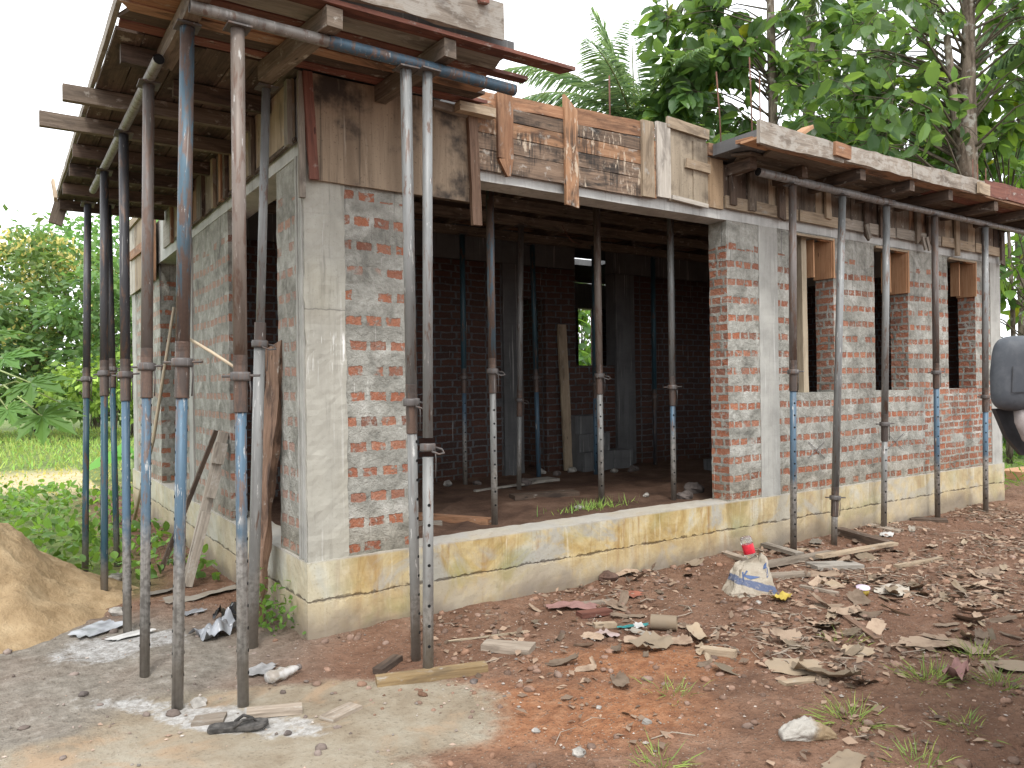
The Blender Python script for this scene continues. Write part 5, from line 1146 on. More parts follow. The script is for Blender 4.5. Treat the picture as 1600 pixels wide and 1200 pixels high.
# crumpled sheets
def sheet_mesh(L, W, cr, sd, nx=9, ny=7, curl=.0, hole=False):
    v = []; f = []; uv = []
    for j in range(ny+1):
        for i in range(nx+1):
            u = i/nx-.5; w = j/ny-.5; e = 1+.30*mnoise.noise(Vector((math.cos(math.atan2(w, u))*1.3, math.sin(math.atan2(w, u))*1.3, sd)))+.10*mnoise.noise(Vector((u*9, w*9, sd)))
            x = u*L*e; y = w*W*e; q = Vector((u*2.4, w*2.4, sd)); cr2 = min(cr, .32*min(L, W)) if cr < .1 else cr; z = cr2*(.75*abs(mnoise.noise(q))+.4*mnoise.noise(q*2.1)+.12*mnoise.noise(q*5))+curl*(abs(u*2)**2.2)*(.7+.9*mnoise.noise(Vector((w*2, sd, 5))))+curl*.8*max(0, w*2*(1 if sd % 2 < 1 else -1))**2
            v.append((x, y, max(z, -.01)+.012))
    for j in range(ny):
        for i in range(nx):
            if hole and abs(i-nx//2) < 1 and abs(j-ny//2) < 2: continue
            if i in (0, nx-1) and j in (0, ny-1) : continue
            a = j*(nx+1)+i; f.append((a, a+1, a+nx+2, a+nx+1))
    me = bpy.data.meshes.new('sheet'); me.from_pydata(v, [], f); me.update(); return me
def paper_mat(name, c, st=(.30, .22, .14), k=.5, rough=.85):
    g = NT(name); P = g.obj(); rn = g.rand(); Q = g.vmath('ADD', P, g.comb(g.math('MULTIPLY', rn, 9), rn, 0))
    col = g.mix(g.mr(g.noise(Q, 9, 5, .65), .45, .68, 0, k), c, st); col = g.scale(col, g.math('ADD', .45, g.math('MULTIPLY', g.white(g.comb(rn, 1.0, 2.0)), .8))); bf = g.n('NewGeometry').outputs['Backfacing']; col = g.mix(g.math('MULTIPLY', bf, .5), col, st)
    return g.out(col, rough, g.bump(g.noise(Q, 26, 4), .4, .006), spec=.25)
CARD = paper_mat('torn_cardboard', (.30, .235, .165)); LEAFY = paper_mat('curled_leaf_scrap', (.31, .23, .165), (.14, .09, .06), .6); PAPER = paper_mat('dirty_paper', (.34, .305, .255), (.28, .21, .15), .5); CLOTH = paper_mat('pinkish_cloth', (.30, .17, .15), (.16, .09, .08), .6)
BLKP = flat_mat('black_plastic_film', (.02, .021, .024), .22, .3, 10, spec=.6, bump=.1); GREYP = flat_mat('grey_plastic_film', (.27, .28, .30), .25, .25, 10, spec=.6, bump=.1); YEL = flat_mat('yellow_plastic', (.45, .34, .07), .45, .15, 12); TEAL = flat_mat('teal_plastic', (.04, .22, .22), .4, .2, 12); WHITEP = flat_mat('white_plastic', (.50, .49, .47), .4, .1, 12)
def sheet(px, py, L, W, cr, mat, label, name, cat, group=None, ang=None, curl=0, hole=False, tilt=0, dz=0, nx=9, ny=7, z=None):
    me = sheet_mesh(L, W, cr, random.random()*60, nx, ny, curl, hole); me.materials.append(mat); me.polygons.foreach_set('use_smooth', [True]*len(me.polygons))
    o = bpy.data.objects.new(name, me); COL.objects.link(o); p = G(px, py); o.location = (p.x, p.y, gh(p.x, p.y)+dz); o.rotation_euler = (tilt, tilt*.5, ang if ang is not None else random.random()*6.28); return tag(o, label, cat, group)
sheet(1015, 1015, .25, .17, .05, CARD, 'curled piece of tan cardboard with a hole in the middle of the litter', 'cardboard_piece', 'cardboard', ang=.2, curl=.03, hole=True)
sheet(1245, 1045, .28, .20, .03, CARD, 'flat torn tan cardboard right of the broken stick', 'cardboard_piece', 'cardboard', ang=-.9)
sheet(1290, 1058, .30, .12, .07, CARD, 'bent tan cardboard strip just right of the flat one', 'cardboard_piece', 'cardboard', ang=-1.0, curl=.04)
sheet(1395, 923, .30, .20, .04, PAPER, 'pale rounded sheet of paper right of the small cup', 'paper_scrap', 'paper', ang=.4)
sheet(1495, 1066, .16, .10, .10, CLOTH, 'upturned reddish scrap between two grass tufts', 'cardboard_piece', 'scrap', ang=.3, curl=.05)
sheet(1582, 1042, .34, .14, .03, CARD, 'torn cardboard sheet cut by the right edge', 'cardboard_piece', 'cardboard', ang=-.7)
sheet(1470, 1010, .42, .16, .06, LEAFY, 'long mauve-brown torn sheet in the right-hand litter', 'cardboard_piece', 'scrap', ang=-1.1)
sheet(1320, 1197, .22, .12, .03, CARD, 'tan cardboard bit cut by the bottom edge', 'cardboard_piece', 'cardboard', ang=.2)
sheet(895, 950, .34, .15, .07, CLOTH, 'dirty pinkish cloth lying below the footing', 'cloth_rag', 'rag', ang=-.5)
sheet(985, 931, .19, .15, .012, flat_mat('terracotta_tile', (.27, .10, .065), .8), 'flat terracotta-coloured tile piece in the litter', 'tile_piece', 'tile', ang=.1, nx=5, ny=4)
sheet(1222, 940, .17, .12, .05, YEL, 'crumpled yellow plastic scrap right of the cement bag', 'plastic_scrap', 'plastic', ang=.3, curl=.03)
sheet(990, 975, .20, .05, .03, TEAL, 'torn teal and dark wrapper in the litter', 'plastic_wrapper', 'wrapper', ang=-.3)
sheet(998, 980, .09, .06, .05, WHITEP, 'small white plastic flake on the teal wrapper', 'plastic_scrap', 'plastic', ang=.9, dz=.02)
sheet(950, 988, .14, .08, .04, paper_mat('pale_pink_tissue', (.6, .47, .44)), 'pale pink crumpled tissue below the wrapper', 'paper_scrap', 'paper')
sheet(1385, 838, .22, .12, .07, WHITEP, 'crumpled white sheet beside the third right prop foot', 'paper_scrap', 'paper', ang=.5)
sheet(1275, 850, .20, .10, .05, PAPER, 'crumpled grey-white paper between the first and second right props', 'paper_scrap', 'paper', ang=.5)
sheet(150, 990, .32, .20, .02, GREYP, 'flat shiny grey plastic sheet by the sand pile foot', 'plastic_sheet', 'plastic', ang=.6)
sheet(205, 996, .26, .10, .012, WHITEP, 'flat pale board scrap under the fourth left prop', 'paper_scrap', 'scrap', ang=.3)
sheet(340, 990, .26, .20, .16, GREYP, 'crumpled grey plastic bag beside the tan prop foot', 'plastic_bag', 'plastic bag', ang=.4, nx=14, ny=12)
sheet(366, 962, .30, .16, .13, BLKP, 'black plastic bag heaped behind the grey one', 'plastic_bag', 'plastic bag', ang=.8, nx=14, ny=12)
sheet(330, 932, .62, .13, .06, PAPER, 'dirty cream tarpaulin strip along the foot of the side wall', 'tarpaulin_strip', 'tarpaulin', ang=.25, nx=16, ny=6)
sheet(255, 928, .26, .10, .05, PAPER, 'small cream tarpaulin scrap at the edge of the weeds', 'tarpaulin_strip', 'tarpaulin', ang=.2)
sheet(300, 960, .16, .09, .02, GREYP, 'small flat grey plastic flake behind the blue props', 'plastic_sheet', 'plastic', ang=.3)
sheet(410, 1046, .20, .13, .02, flat_mat('slate_flake', (.26, .255, .25), .9), 'flat grey mortar flake left of the crushed bottle', 'mortar_flake', 'mortar', ang=.5, nx=5, ny=4)
sheet(960, 905, .34, .2, .08, LEAFY, 'heap of dark wet leaves against the footing', 'leaf_heap', 'leaves', ang=-.6)
sheet(880, 915, .26, .14, .05, flat_mat('grey_mud_clod', (.27, .265, .24), .9), 'grey dried mortar clod at the footing under the opening', 'mortar_clod', 'mortar', ang=-.5)
stone(950, 912, .075, flat_mat('coconut_husk', (.10, .06, .045), .85, .3, 20), 'dark brown coconut husk lying against the footing', 'coconut_husk', 'husk', sq=.6)
stone(690, 925-8, .05, RUB_D, 'dark upright clod behind the crossing props', 'mortar_clod', 'clod')
for (px, py, r, m, lb) in ((311, 1100, .04, STONE_L, 'pale angular stone beside the blue prop foot'), (838, 1140, .018, STONE_L, 'pale pebble on the orange soil at centre'), (1010, 1130, .02, RUB, 'grey pebble cluster stone on the orange soil'), (935, 1106, .014, STONE_L, 'small round white pebble on the orange soil'), (905, 1175, .03, RUB, 'grey stone near the bottom edge on the orange soil'), (740, 1063, .022, RUB_D, 'dark stone below the muddy ochre beam'), (130, 1090, .022, RUB_D, 'dark stone on the grey ground at left'), (450, 1145, .018, RUB_D, 'dark small stone right of the sandal'), (1218, 1065, .018, RUB_D, 'dark pebble left of the bent cardboard'), (1185, 945, .022, STONE_L, 'pale pebble in front of the cement bag'), (180, 905, .07, RUB, 'grey stone in the weeds edge behind the left props'), (185, 960, .05, RUB, 'grey stone between the left props and the sand')):
    stone(px, py, r, m, lb)
# scattered curled scraps, each its own object (meshes shared)
tm = []
for i in range(16):
    me = sheet_mesh(.20, .055+.012*(i % 6), .045, 3.7*i, 11, 8, (.022, .008, .04, .014)[i % 4]); me.materials.append(LEAFY if i < 11 else CARD if i < 15 else PAPER); me.polygons.foreach_set('use_smooth', [True]*len(me.polygons)); tm.append(me)
cnt = 0
while cnt < 165:
    px = RNG.uniform(830, 1640); py = RNG.uniform(825, 1075)
    lim = 930+(1600-px)*-.0+ (0 if px > 1000 else (1000-px)*.25)
    m_ = .5+1.3*mnoise.noise(Vector((px/70., py/34., 3.3))); dens = 1.0*m_ if (px > 1200 and 860 < py < 1010) else .42*m_ if (880 < px < 1180 and 930 < py < 1050) else .22 if py < 1000 else .07
    p = G(px, py)
    if RNG.random() > dens or p.y > -.08 or (1090 < px < 1270 and 865 < py < 965): continue
    o = bpy.data.objects.new('dry_leaf_scrap', tm[int(RNG.integers(0, 16))]); COL.objects.link(o); s = RNG.uniform(.3, 1.15); o.scale = (s, s*RNG.uniform(.6, 1.1), s*.75)
    o.location = (p.x, p.y, gh(p.x, p.y)); o.rotation_euler = (RNG.normal(0, .18), RNG.normal(0, .18), RNG.uniform(0, 6.28)); tag(o, 'curled brown leaf or torn scrap strewn in the litter on the right-hand dirt', 'dry leaf', 'curled scraps strewn on the dirt'); cnt += 1
# fine litter and pebbles that nobody could count
def in_litter(x, y):
    if y > -.03 and x > -.1: return False
    m = mnoise.noise(Vector((x*1.1, y*1.1, 6))); q = max(0, min(1, (x-.4)/1.2))*max(0, min(1, (y+3.1)/1.0)); return RNG.random() < q*(.35+m)
pts = scatter_w(5200, .2, 9.5, -3.6, 0, in_litter); P = np.array([(x, y, gh(x, y)+.006+RNG.random()*.012) for x, y in pts]); n = len(P); dd = RNG.normal(0, 1, (n, 3)); dd[:, 2] *= .22
tt = np.array([(1, 1, 1)])*RNG.uniform(.35, 1.5, (n, 1))*np.array([1, .95, .92]); o = leaves('leaf_litter', P, dd, RNG.uniform(.015, .075, n), tt, L_DRY, (KITE_V, KITE_F), None, .35); o['kind'] = 'stuff'; o['label'] = 'fine dry leaf litter and chips on the dirt'
pts = scatter_w(420, .2, 8, -2.6, -.1, lambda x, y: in_litter(x, y)); b = MB()
for x, y in pts:
    a = RNG.uniform(0, 6.28); L = RNG.uniform(.04, .2); z = gh(x, y)+.012; b.tube([(x, y, z), (x+math.cos(a)*L*.5, y+math.sin(a)*L*.5, z+.008), (x+math.cos(a+.3)*L, y+math.sin(a+.3)*L, z)], RNG.uniform(.0015, .004), 4)
o = b.build('twigs', W_DEB); o['kind'] = 'stuff'; o['label'] = 'small twigs and splinters in the litter'
V0 = np.array([(1, 0, 0), (0, 1, 0), (-1, 0, 0), (0, -1, 0), (0, 0, .8), (0, 0, -.8)]); F0 = [(0, 1, 4), (1, 2, 4), (2, 3, 4), (3, 0, 4), (1, 0, 5), (2, 1, 5), (3, 2, 5), (0, 3, 5)]
vv = []; ff = []; tt = []
def in_peb(x, y):
    if y > -.03 and x > -.1: return False
    if x < .2 and RNG.random() < .65: return False
    return RNG.random() < (.5+mnoise.noise(Vector((x*1.7, y*1.7, 2))))*(.6 if x < 3 else .5)
for x, y in scatter_w(3200, -3.2, 6, -3.9, 1.6, in_peb):
    r = .0035+.011*RNG.random()**3; V = V0*r*RNG.uniform(.6, 1.3, (6, 1))*np.array([1, RNG.uniform(.6, 1), .7]); a = RNG.uniform(0, 6.28); c, s = math.cos(a), math.sin(a); V = np.stack([V[:, 0]*c-V[:, 1]*s, V[:, 0]*s+V[:, 1]*c, V[:, 2]], 1)+np.array([x, y, gh(x, y)+r*.3]); n0 = len(vv); vv += V.tolist(); ff += [tuple(i+n0 for i in f) for f in F0]; k = RNG.uniform(.4, 1.5); w = RNG.random(); tt += [(k, k*(.72+.26*w), k*(.55+.4*w))]*6
g = NT('mixed_gravel'); PEB = g.out(g.mix(1, (.30, .28, .26), g.attr('tint'), 'MULTIPLY'), .9, None, spec=.2)
o = rawmesh('pebbles', vv, ff, PEB, None, np.array(tt)); o['kind'] = 'stuff'; o['label'] = 'scattered pebbles and crumbs of soil'

tmpl = []
for q in range(4):
    mb = stone_mesh(1.0, .65, q*7.7); tmpl.append((np.array(mb.v), mb.f))
vv = []; ff = []; tt = []; nn_ = 0
for x, y in scatter_w(2600, -2.6, 7.5, -3.8, 1.2, lambda x, y: not (y > -.03 and x > -.1) and RNG.random() < (.25+max(0, 1.1*mnoise.noise(Vector((x*1.4, y*1.4, 12))))+(.5 if -.45 < y < 0 and x > 0 else 0))*(.22 if x < .1 else 1)):
    V, Fq = tmpl[int(RNG.integers(0, 4))]; r = .006+.020*RNG.random()**2.6; a = RNG.uniform(0, 6.28); c, s_ = math.cos(a), math.sin(a); W = V*r*RNG.uniform(.7, 1.3, (1, 3)); W = np.stack([W[:, 0]*c-W[:, 1]*s_, W[:, 0]*s_+W[:, 1]*c, W[:, 2]], 1)+np.array([x, y, gh(x, y)+r*.15])
    vv.append(W); ff += [tuple(i+nn_ for i in f_) for f_ in Fq]; nn_ += len(W); k = RNG.uniform(.55, 1.35); w = RNG.random()*.5 if x > -.2 else .8; tt.append(np.repeat(np.array([[k, k*(.62+.3*w), k*(.44+.45*w)]]), len(W), 0))
g = NT('soil_clod'); CL = g.out(g.mix(1, g.mix(g.noise(g.obj(), 60, 4), (.14, .13, .12), (.30, .28, .26)), g.attr('tint'), 'MULTIPLY'), .95, g.bump(g.noise(g.obj(), 120, 4), .5, .005), spec=.1)
o = rawmesh('soil_clods', np.concatenate(vv), ff, CL, None, np.concatenate(tt), smooth=True); o['kind'] = 'stuff'; o['label'] = 'half-buried soil clods and small stones on the dirt'
# cement bag with printed band
def bag():
    p = on_ground(1172, 926); t = empty('cement_bag', (p.x, p.y, p.z-.01), 'crumpled paper cement bag with a blue printed band, slumped on the litter', 'cement bag'); t.rotation_euler = (0, 0, -YAW+.10)
    nu, nw, sd = 72, 40, 4.2; v = []; f = []
    def surf(th, h, k=1.0):
        ca, sa = math.cos(th), math.sin(th); sx = math.copysign(abs(ca)**.34, ca); sy = math.copysign(abs(sa)**.42, sa)
        wx = .165*(1-.34*h**.9)*(1+.10*math.exp(-(h*7)**2)); wy = .125*(1-.52*h**.9)
        rd = lambda f, o: abs(mnoise.noise(Vector((ca*f, sa*f, h*f*1.1+o))))
        cr = 1.04+.12*mnoise.noise(Vector((ca*1.7, sa*1.7, h*2.2+sd)))-.16*rd(1.9, 2.0)-.10*rd(4.2, 7.0)-.04*rd(9.0, 3.0)
        z = .20*h**.85+.05*h*mnoise.noise(Vector((ca*1.5, sa*1.5, sd)))+.02*h*sx
        return Vector((wx*sx*cr*k+.07*h**1.2, wy*sy*cr*k+.15*h**1.1, z))
    for j in range(nw+1):
        h = j/nw; k = 1.0 if h < .9 else 1-(h-.9)*3.0
        for i in range(nu): v.append(tuple(surf(2*math.pi*i/nu, h, k)))
    for j in range(nw):
        for i in range(nu): i2 = (i+1) % nu; f.append((j*nu+i, j*nu+i2, (j+1)*nu+i2, (j+1)*nu+i))
    f.append(tuple(nw*nu+i for i in range(nu)))
    g = NT('printed_cement_bag_paper'); P = g.obj(); x, y, z = g.sep(P)[0:3]; zz = g.math('ADD', g.math('ADD', z, g.math('MULTIPLY', x, .22)), g.math('MULTIPLY', g.math('SUBTRACT', g.noise(P, 9, 3), .5), .035))
    c = g.mix(g.mr(g.noise(P, 7, 5), .42, .65), (.36, .315, .25), (.27, .225, .17)); band = g.math('MULTIPLY', g.mr(zz, .046, .052), g.mr(zz, .098, .090)); c = g.mix(g.math('MULTIPLY', band, .85), c, (.055, .085, .17))
    c = g.mix(g.mr(g.noise(P, 34, 5, .7), .54, .68, 0, .5), c, (.46, .40, .31)); m = g.out(c, .8, g.bump(g.math('ADD', g.noise(P, 16, 5, .6, 1.2), g.noise(P, 44, 4)), .8, .014), spec=.25)
    rawmesh('paper_sack', v, f, m, t, smooth=True)
    INK = flat_mat('blue_print', (.075, .11, .21), .8, .25)
    def print_poly(name, polys, th0, h0, sc, tilt=0.0):     # flat marks wrapped on to the sack
        vv = []; ff = []
        for pl in polys:
            n0 = len(vv)
            for (a, b_) in pl:
                a2 = a*math.cos(tilt)-b_*math.sin(tilt); b2 = a*math.sin(tilt)+b_*math.cos(tilt)
                q = surf(th0+a2*sc*7.0, min(.95, h0+b2*sc*5.2)); o = surf(th0+a2*sc*7.0, min(.95, h0+b2*sc*5.2), 1.03); vv.append(tuple(q.lerp(o, 1.0)+Vector((0, -.002, .001))))
            ff.append(tuple(range(n0, len(vv))))
        return rawmesh(name, vv, ff, INK, t)
    bar = lambda x0, y0, x1, y1, w: [(x0-w*(y1-y0), y0+w*(x1-x0)), (x0+w*(y1-y0), y0-w*(x1-x0)), (x1+w*(y1-y0), y1-w*(x1-x0)), (x1-w*(y1-y0), y1+w*(x1-x0))]
    print_poly('printed_letter', [bar(-.5, -.8, -.5, .8, .14), bar(-.45, -.05, .5, .75, .13), bar(-.30, .08, .55, -.8, .13)], -1.75, .66, .036, .25)
    ring = [(math.cos(a*math.pi/10), math.sin(a*math.pi/10)) for a in range(21)]
    print_poly('printed_emblem', [[(ring[i][0]*r1, ring[i][1]*r1), (ring[i+1][0]*r1, ring[i+1][1]*r1), (ring[i+1][0]*r2, ring[i+1][1]*r2), (ring[i][0]*r2, ring[i][1]*r2)] for i in range(20) for r1, r2 in ((.85, .7), (.45, .3))], -1.05, .62, .034)
    print_poly('printed_patch', [[(-1, -.5), (1, -.4), (.9, .5), (-.9, .45)]], -1.15, .84, .035, -.3)
bag()
# bottle upside down above the bag
g = NT('clear_bottle_plastic'); PET = g.out((.92, .94, .95), .08, g.bump(g.noise(g.obj(), 30, 3), .3, .01), spec=.5, transm=.9, ior=1.25)
LABELM = flat_mat('red_bottle_label', (.62, .03, .05), .45, .15, 30)
d0 = D(1163, 842, 1)-CAM; bt = on_ground(1178, 884); k = ((bt-CAM).dot(FW)-.12); q0 = D(1177, 884, k); q1 = D(1164, 838, k+.02); ax = (q1-q0); Lb = ax.length
bot = empty('plastic_bottle', q0, 'clear plastic drink bottle with red label, upside down behind the cement bag', 'bottle', rot=Vector((0, 0, 1)).rotation_difference(ax.normalized()))
s = Lb/.235; SB = Matrix.Diagonal((s*1.25, s*1.25, s, 1)); b = MB(); b.lathe([(.001, .012), (.013, .012), (.0135, .03), (.018, .045), (.033, .085), (.036, .10), (.0345, .105), (.0345, .165), (.036, .17), (.036, .215), (.032, .23), (.02, .235), (.001, .228)], 20, SB); b.build('body', PET, bot)
b = MB(); b.lathe([(.0352, .098), (.0362, .10), (.0362, .172), (.0352, .175)], 20, SB); b.build('label', LABELM, bot)
b = MB()
for i in range(5):
    th0 = -.2+i*.42; pts = [SB @ Vector((.0362*math.cos(th0+.22*u), .0362*math.sin(th0+.22*u), .135+.011*math.sin(u*6+i))) for u in (0, .3, .6, .9, 1.2)]; b.tube(pts, .0022*s, 5)
b.build('label_script', WHITEP, bot)
b = MB(); b.lathe([(.001, 0), (.0155, 0), (.0155, .016), (.001, .016)], 16, SB); b.build('cap', LABELM, bot)
# crushed bottle by the corner
cb = on_ground(440, 1058); e = empty('crushed_bottle', (cb.x, cb.y, cb.z+.035), 'crushed muddy plastic bottle lying in front of the house corner', 'bottle'); b = MB()
g = NT('muddy_clear_plastic'); PETM = g.out(g.mix(g.mr(g.noise(g.obj(), 14, 4), .4, .6), (.45, .40, .34), (.75, .74, .72)), .2, None, spec=.6, transm=.45, ior=1.3)
mm = Matrix.Rotation(R(90), 4, 'Y') @ Matrix.Identity(4); b.lathe([(.001, -.085), (.03, -.083), (.042, -.06), (.034, -.03), (.043, 0), (.03, .03), (.036, .05), (.018, .085), (.014, .10), (.001, .10)], 18, mm); b.v = [(x, y*(1+.25*mnoise.noise(Vector((x*30, y*30, 1)))), z*.75*(1+.35*mnoise.noise(Vector((x*25, y*20, z*20))))) for x, y, z in b.v]; b.build('body', PETM, e); e.rotation_euler = (0, 0, .3)
b = MB(); b.lathe([(.001, .10), (.016, .10), (.016, .115), (.001, .115)], 14, mm); b.build('cap', RUB_D, e)
# sandal
sd_ = on_ground(372, 1140); st = empty('black_sandal', (sd_.x, sd_.y, sd_.z+.004), 'muddy black flip-flop sandal lying on the wet ground', 'sandal'); st.rotation_euler = (0, 0, -.35)
outl = [(-.125, -.025), (-.115, -.038), (-.06, -.034), (.0, -.036), (.06, -.047), (.11, -.04), (.13, -.012), (.125, .02), (.09, .04), (.03, .036), (-.04, .03), (-.10, .034), (-.122, .018)]
v = []; f = []; n = len(outl)
for z, sc in ((0, .96), (.006, 1), (.019, 1), (.022, .97)): v += [(x*sc, y*sc, z+.006*(x*8)**2*.4) for x, y in outl]
for k in range(3): f += [(k*n+i, k*n+(i+1) % n, (k+1)*n+(i+1) % n, (k+1)*n+i) for i in range(n)]
f += [tuple(range(n-1, -1, -1)), tuple(3*n+i for i in range(n))]
SAN = flat_mat('muddy_black_rubber', (.065, .06, .055), .8, .5, 30, bump=.3); rawmesh('sole', v, f, SAN, st)
b = MB(); b.tube([(-.015, -.034, .02), (.02, -.03, .045), (.065, -.004, .04), (.08, .0, .02)], [.008, .007, .006, .005], 7); b.tube([(-.015, .03, .02), (.02, .028, .045), (.06, .002, .04)], [.008, .007, .006], 7); b.build('strap', SAN, st)
# paper bag in the foreground
def blob_bag(px, py, L, W, H, mat, label, name, cat, ang):
    p = on_ground(px, py); v = []; f = []; nu, nw = 44, 40; sdd = 7.7
    for j in range(nw+1):
        u = j/nw; w = W*(.55+.5*math.sin(math.pi*min(1, u*1.15+.08)))*(1-.35*u**4); hh = H*(.25+math.sin(math.pi*min(1, u*.9+.08)))
        for i in range(nu):
            th = 2*math.pi*i/nu; ca, sa = math.cos(th), math.sin(th); m = 1.05+.22*mnoise.noise(Vector((ca*2, sa*2, u*4+sdd)))-.28*abs(mnoise.noise(Vector((ca*3, sa*3, u*6+sdd))))-.14*abs(mnoise.noise(Vector((ca*7, sa*7, u*13+sdd)))); v.append(((u-.5)*L, ca*w*.5*m, max(0, sa*.5+.42)*hh*m))
    for j in range(nw):
        for i in range(nu): i2 = (i+1) % nu; f.append((j*nu+i, j*nu+i2, (j+1)*nu+i2, (j+1)*nu+i))
    f.append(tuple(range(nu-1, -1, -1))); f.append(tuple(nw*nu+i for i in range(nu)))
    o = rawmesh(name, v, f, mat, smooth=True); o.location = p; o.rotation_euler = (0, 0, ang); return tag(o, label, cat)
g = NT('white_brown_paper'); P = g.obj(); xx = g.sep(P)[0]
PB = g.out(g.mix(g.mr(g.math('ADD', xx, g.math('MULTIPLY', g.math('SUBTRACT', g.noise(P, 12, 4), .5), .16)), -.005, .055), (.36, .335, .295), (.28, .205, .125)), .75, g.bump(g.noise(P, 18, 5, .6, .7), .8, .015), spec=.25)
blob_bag(1263, 1157, .23, .10, .075, PB, 'crumpled white and brown paper bag in the right foreground', 'paper_bag', 'paper bag', -YAW)
# small yellow cup, cardboard roll
c = on_ground(1348, 930); e = empty('plastic_cup', c, 'small squat plastic tub with purple-white lid and yellow side', 'tub'); b = MB(); b.lathe([(.001, .002), (.036, .002), (.044, .05), (.001, .05)], 18); b.build('side', YEL, e); b = MB(); b.lathe([(.046, .05), (.046, .058), (.001, .06)], 18); b.build('lid', paper_mat('mauve_lid', (.6, .5, .6)), e); e.rotation_euler = (.12, -.1, 0)
c = on_ground(1058, 985); b = MB(); dv = Vector((math.cos(-.2), math.sin(-.2), 0)); b.tube([(-.10, .12, .05), (.0, 0, .05)], .045, 16, cap=False); b.tube([(-.10, .12, .05), (.0, 0, .05)], .041, 16, cap=False); o = b.build('cardboard_roll', CARD); o.location = c; tag(o, 'tan cardboard tube open toward the viewer in the litter', 'cardboard tube')

# ================================================================== TRUCK (only its wing mirror reaches into the frame)
tk = empty('parked_truck', (0, 0, 0), 'vehicle past the right edge of which only the grey wing mirror is seen', 'truck')
mc = D(1612, 583, 2.25); tp = Vector((mc.x, mc.y, 0)); hd = (Vector((RT.x, RT.y, 0))*-1.05+Vector((FW.x, FW.y, 0))*-1).normalized(); sdv = Vector((-hd.y, hd.x, 0)); sdv = sdv if sdv.dot(RT) > 0 else -sdv
tk.location = tp+sdv*.9
g = NT('grey_mirror_plastic'); MIRP = g.out(g.mix(g.mr(g.noise(g.obj(), 30, 4), .4, .7), (.045, .051, .060), (.065, .071, .080)), .55, g.bump(g.noise(g.obj(), 400, 2), .15, .002), spec=.4)
DKP = flat_mat('dark_vehicle_plastic', (.03, .03, .032), .5, .2, 30); ARM = flat_mat('dusty_mirror_arm', (.26, .23, .22), .5, .25, 30); CABM = flat_mat('grey_cab_paint', (.30, .32, .34), .35, .1, 3, bump=0, spec=.5); GLS = flat_mat('dark_cab_glass', (.02, .025, .03), .06, .1, 3, bump=0, spec=.6)
lat = Vector((RT.x, RT.y, 0)).normalized(); dep = Vector((FW.x, FW.y, 0)).normalized()
v = []; f = []; nu, nw = 40, 14; w, h, dd_ = .122, .110, .085     # half sizes
for j in range(nw+1):
    ph = (j/nw)*math.pi; k = math.sin(ph)**.38 if 0 < j < nw else 0.0; d = -math.cos(ph)
    for i in range(nu):
        th = 2*math.pi*i/nu; ca, sa = math.cos(th), math.sin(th); sx = math.copysign(abs(ca)**.34, ca); sz = math.copysign(abs(sa)**.34, sa); tap = 1-.10*(sz > 0)*abs(sz)-.05
        p = mc+lat*(w*sx*k*tap)+Vector((0, 0, h*sz*k))+dep*(dd_*.5*d); v.append(tuple(p-tk.location))
for j in range(nw):
    for i in range(nu): i2 = (i+1) % nu; f.append((j*nu+i, j*nu+i2, (j+1)*nu+i2, (j+1)*nu+i))
mir = rawmesh('wing_mirror', v, f, MIRP, tk, smooth=True)
L0 = lambda a, b_, c_: mc+lat*a+dep*b_+Vector((0, 0, c_))-tk.location
b = MB(); b.tube([L0(-.035, .0, -.095), L0(-.03, 0, -.14), L0(-.01, 0, -.185), L0(.03, .0, -.215), L0(.10, .01, -.225), L0(.17, .03, -.22)], [.018, .020, .021, .022, .022, .022], 12); b.build('mirror_arm', ARM, mir)
b = MB(); 
for q in ([(-.08, -.105), (-.045, -.19), (.0, -.245), (.16, -.27), (.16, -.09)],):
    n0 = len(b.v); m = len(q); b.v += [tuple(L0(x, .045, z)) for x, z in q]+[tuple(L0(x, .065, z)) for x, z in q]; b.face(tuple(n0+i for i in range(m)), [(0, 0)]*m); b.face(tuple(n0+m+i for i in reversed(range(m))), [(0, 0)]*m)
    for i in range(m): i2 = (i+1) % m; b.face((n0+i, n0+m+i, n0+m+i2, n0+i2), [(0, 0)]*4)
b.build('mirror_bracket', DKP, mir)
b = MB(); b.plank(L0(-.085, -.043, -.055), L0(.08, -.046, -.052), .002, .002, (0, 0, 1), 6, 0); b.plank(L0(-.082, -.042, .02), L0(-.085, -.040, -.055), .002, .002, (0, 0, 1), 4, 0); b.build('seam_line', DKP, mir)
# cab beyond the frame edge
o0 = L0(.19, .06, 0); o0.z = 0; cab = MB()
prof = [(.0, .45), (.03, 1.05), (-.22, 1.95), (-1.5, 2.0), (-1.5, .45)]
A = [o0-hd*(-x)*1.0+Vector((0, 0, z)) for x, z in prof]; A = [o0+hd*x+Vector((0, 0, z)) for x, z in prof]; B = [a+sdv*1.6 for a in A]; m = len(A)
cab.v += [tuple(a) for a in A+B]; cab.face(tuple(range(m)), [(0, 0)]*m); cab.face(tuple(reversed(range(m, 2*m))), [(0, 0)]*m)
for i in range(m): i2 = (i+1) % m; cab.face((i, m+i, m+i2, i2), [(0, 0)]*4)
cab.build('cab', CABM, tk, .03)
wb = MB(); wb.quadpts(*[o0+hd*x+sdv*y+Vector((0, 0, z)) for x, y, z in ((.035, .12, 1.12), (.035, 1.48, 1.12), (-.195, 1.45, 1.90), (-.195, .15, 1.90))]); wb.build('windscreen', GLS, tk)
wb = MB(); wb.quadpts(*[o0+hd*x-sdv*.008+Vector((0, 0, z)) for x, z in ((-.15, 1.15), (-.30, 1.85), (-1.2, 1.85), (-1.2, 1.15))]); wb.build('side_window', GLS, tk)
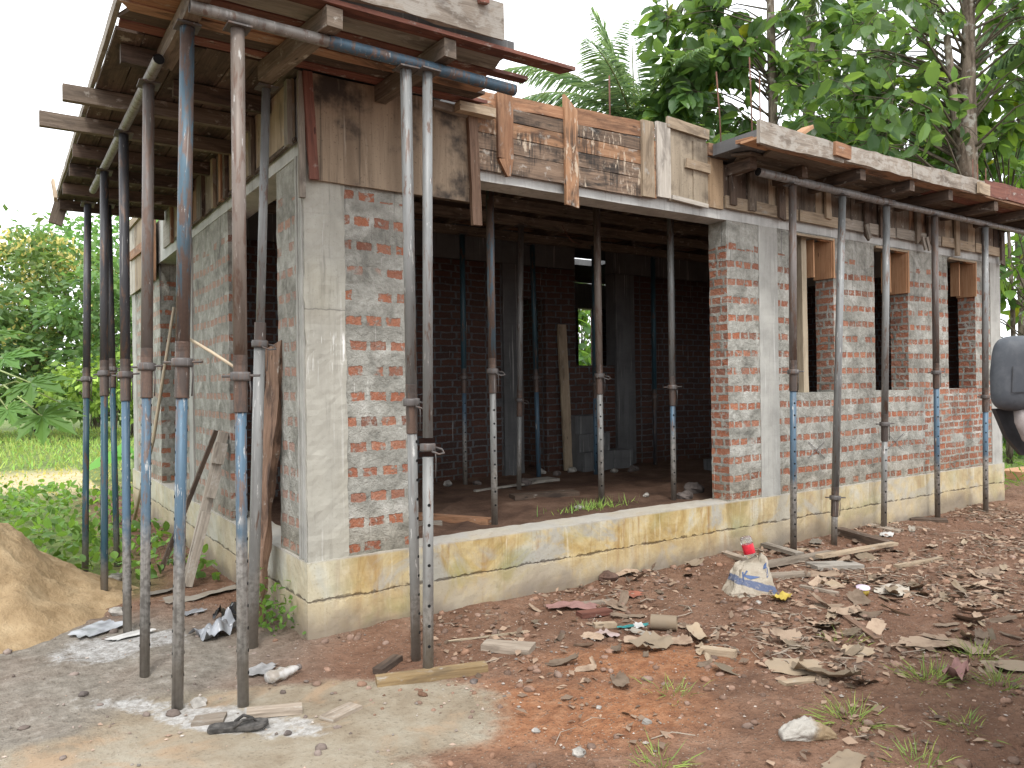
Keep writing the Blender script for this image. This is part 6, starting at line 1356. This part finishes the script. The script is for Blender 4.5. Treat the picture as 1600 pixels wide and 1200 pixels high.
for x in (-.45, -2.6):
    for y in (.12, 1.48):
        b = MB(); c0 = o0+hd*x+sdv*y+Vector((0, 0, .33)); b.tube([c0-sdv*.1, c0+sdv*.1], .33, 24); b.build('wheel', DKP, tk)
b = MB(); A = [o0+hd*x+sdv*y+Vector((0, 0, z)) for x in (-1.55, -3.4) for y in (-.02, 1.62) for z in (.55, 1.25)]; b.v += [tuple(a) for a in A]
for q in ((0, 1, 3, 2), (4, 6, 7, 5), (0, 4, 5, 1), (2, 3, 7, 6), (1, 5, 7, 3), (0, 2, 6, 4)): b.face(q, [(0, 0)]*4)
b.build('cargo_bed', CABM, tk)

# ================================================================== LIGHT
wd = bpy.data.worlds.new('World'); scene.world = wd; wd.use_nodes = True; nt = wd.node_tree; nt.nodes.clear()
SUN_EL, SUN_AZ = R(54), math.atan2(-.45, -.80)     # direction toward the sun in plan: (-.45, -.80)
sx, sy = -.45, -.80
sky = nt.nodes.new('ShaderNodeTexSky'); sky.sky_type = 'NISHITA'; sky.sun_disc = False; sky.sun_elevation = SUN_EL; sky.sun_rotation = math.atan2(sx, sy); sky.air_density = 1.2; sky.dust_density = 4.0
tc = nt.nodes.new('ShaderNodeTexCoord'); no = nt.nodes.new('ShaderNodeTexNoise'); no.inputs['Scale'].default_value = 1.6; no.inputs['Detail'].default_value = 5
nt.links.new(tc.outputs['Generated'], no.inputs['Vector'])
rp = nt.nodes.new('ShaderNodeValToRGB'); rp.color_ramp.elements[0].position = .3; rp.color_ramp.elements[0].color = (17.0, 17.8, 19.0, 1); rp.color_ramp.elements[1].position = .7; rp.color_ramp.elements[1].color = (24.0, 24.3, 24.6, 1)
nt.links.new(no.outputs[0], rp.inputs[0])
mx = nt.nodes.new('ShaderNodeMix'); mx.data_type = 'RGBA'; mx.inputs[0].default_value = .88; nt.links.new(sky.outputs[0], mx.inputs[6]); nt.links.new(rp.outputs[0], mx.inputs[7])
bg = nt.nodes.new('ShaderNodeBackground'); bg.inputs[1].default_value = .12; nt.links.new(mx.outputs[2], bg.inputs[0])
wo = nt.nodes.new('ShaderNodeOutputWorld'); nt.links.new(bg.outputs[0], wo.inputs[0])
sl = bpy.data.lights.new('sun', 'SUN'); sl.energy = 2.6; sl.angle = R(14); sl.color = (1, .97, .93); so = bpy.data.objects.new('sun', sl); COL.objects.link(so)
dirv = Vector((sx*math.cos(SUN_EL)/math.hypot(sx, sy), sy*math.cos(SUN_EL)/math.hypot(sx, sy), math.sin(SUN_EL))); so.rotation_mode = 'QUATERNION'; so.rotation_quaternion = dirv.to_track_quat('Z', 'Y'); so.location = (-6, -6, 12)
scene.view_settings.view_transform = 'Standard'; scene.view_settings.look = 'None'; scene.view_settings.exposure = 0
scene.render.engine = 'CYCLES'; scene.cycles.max_bounces = 8; scene.cycles.diffuse_bounces = 2; scene.cycles.transparent_max_bounces = 8; scene.cycles.use_denoising = True
scene.render.resolution_x = 1024; scene.render.resolution_y = 768
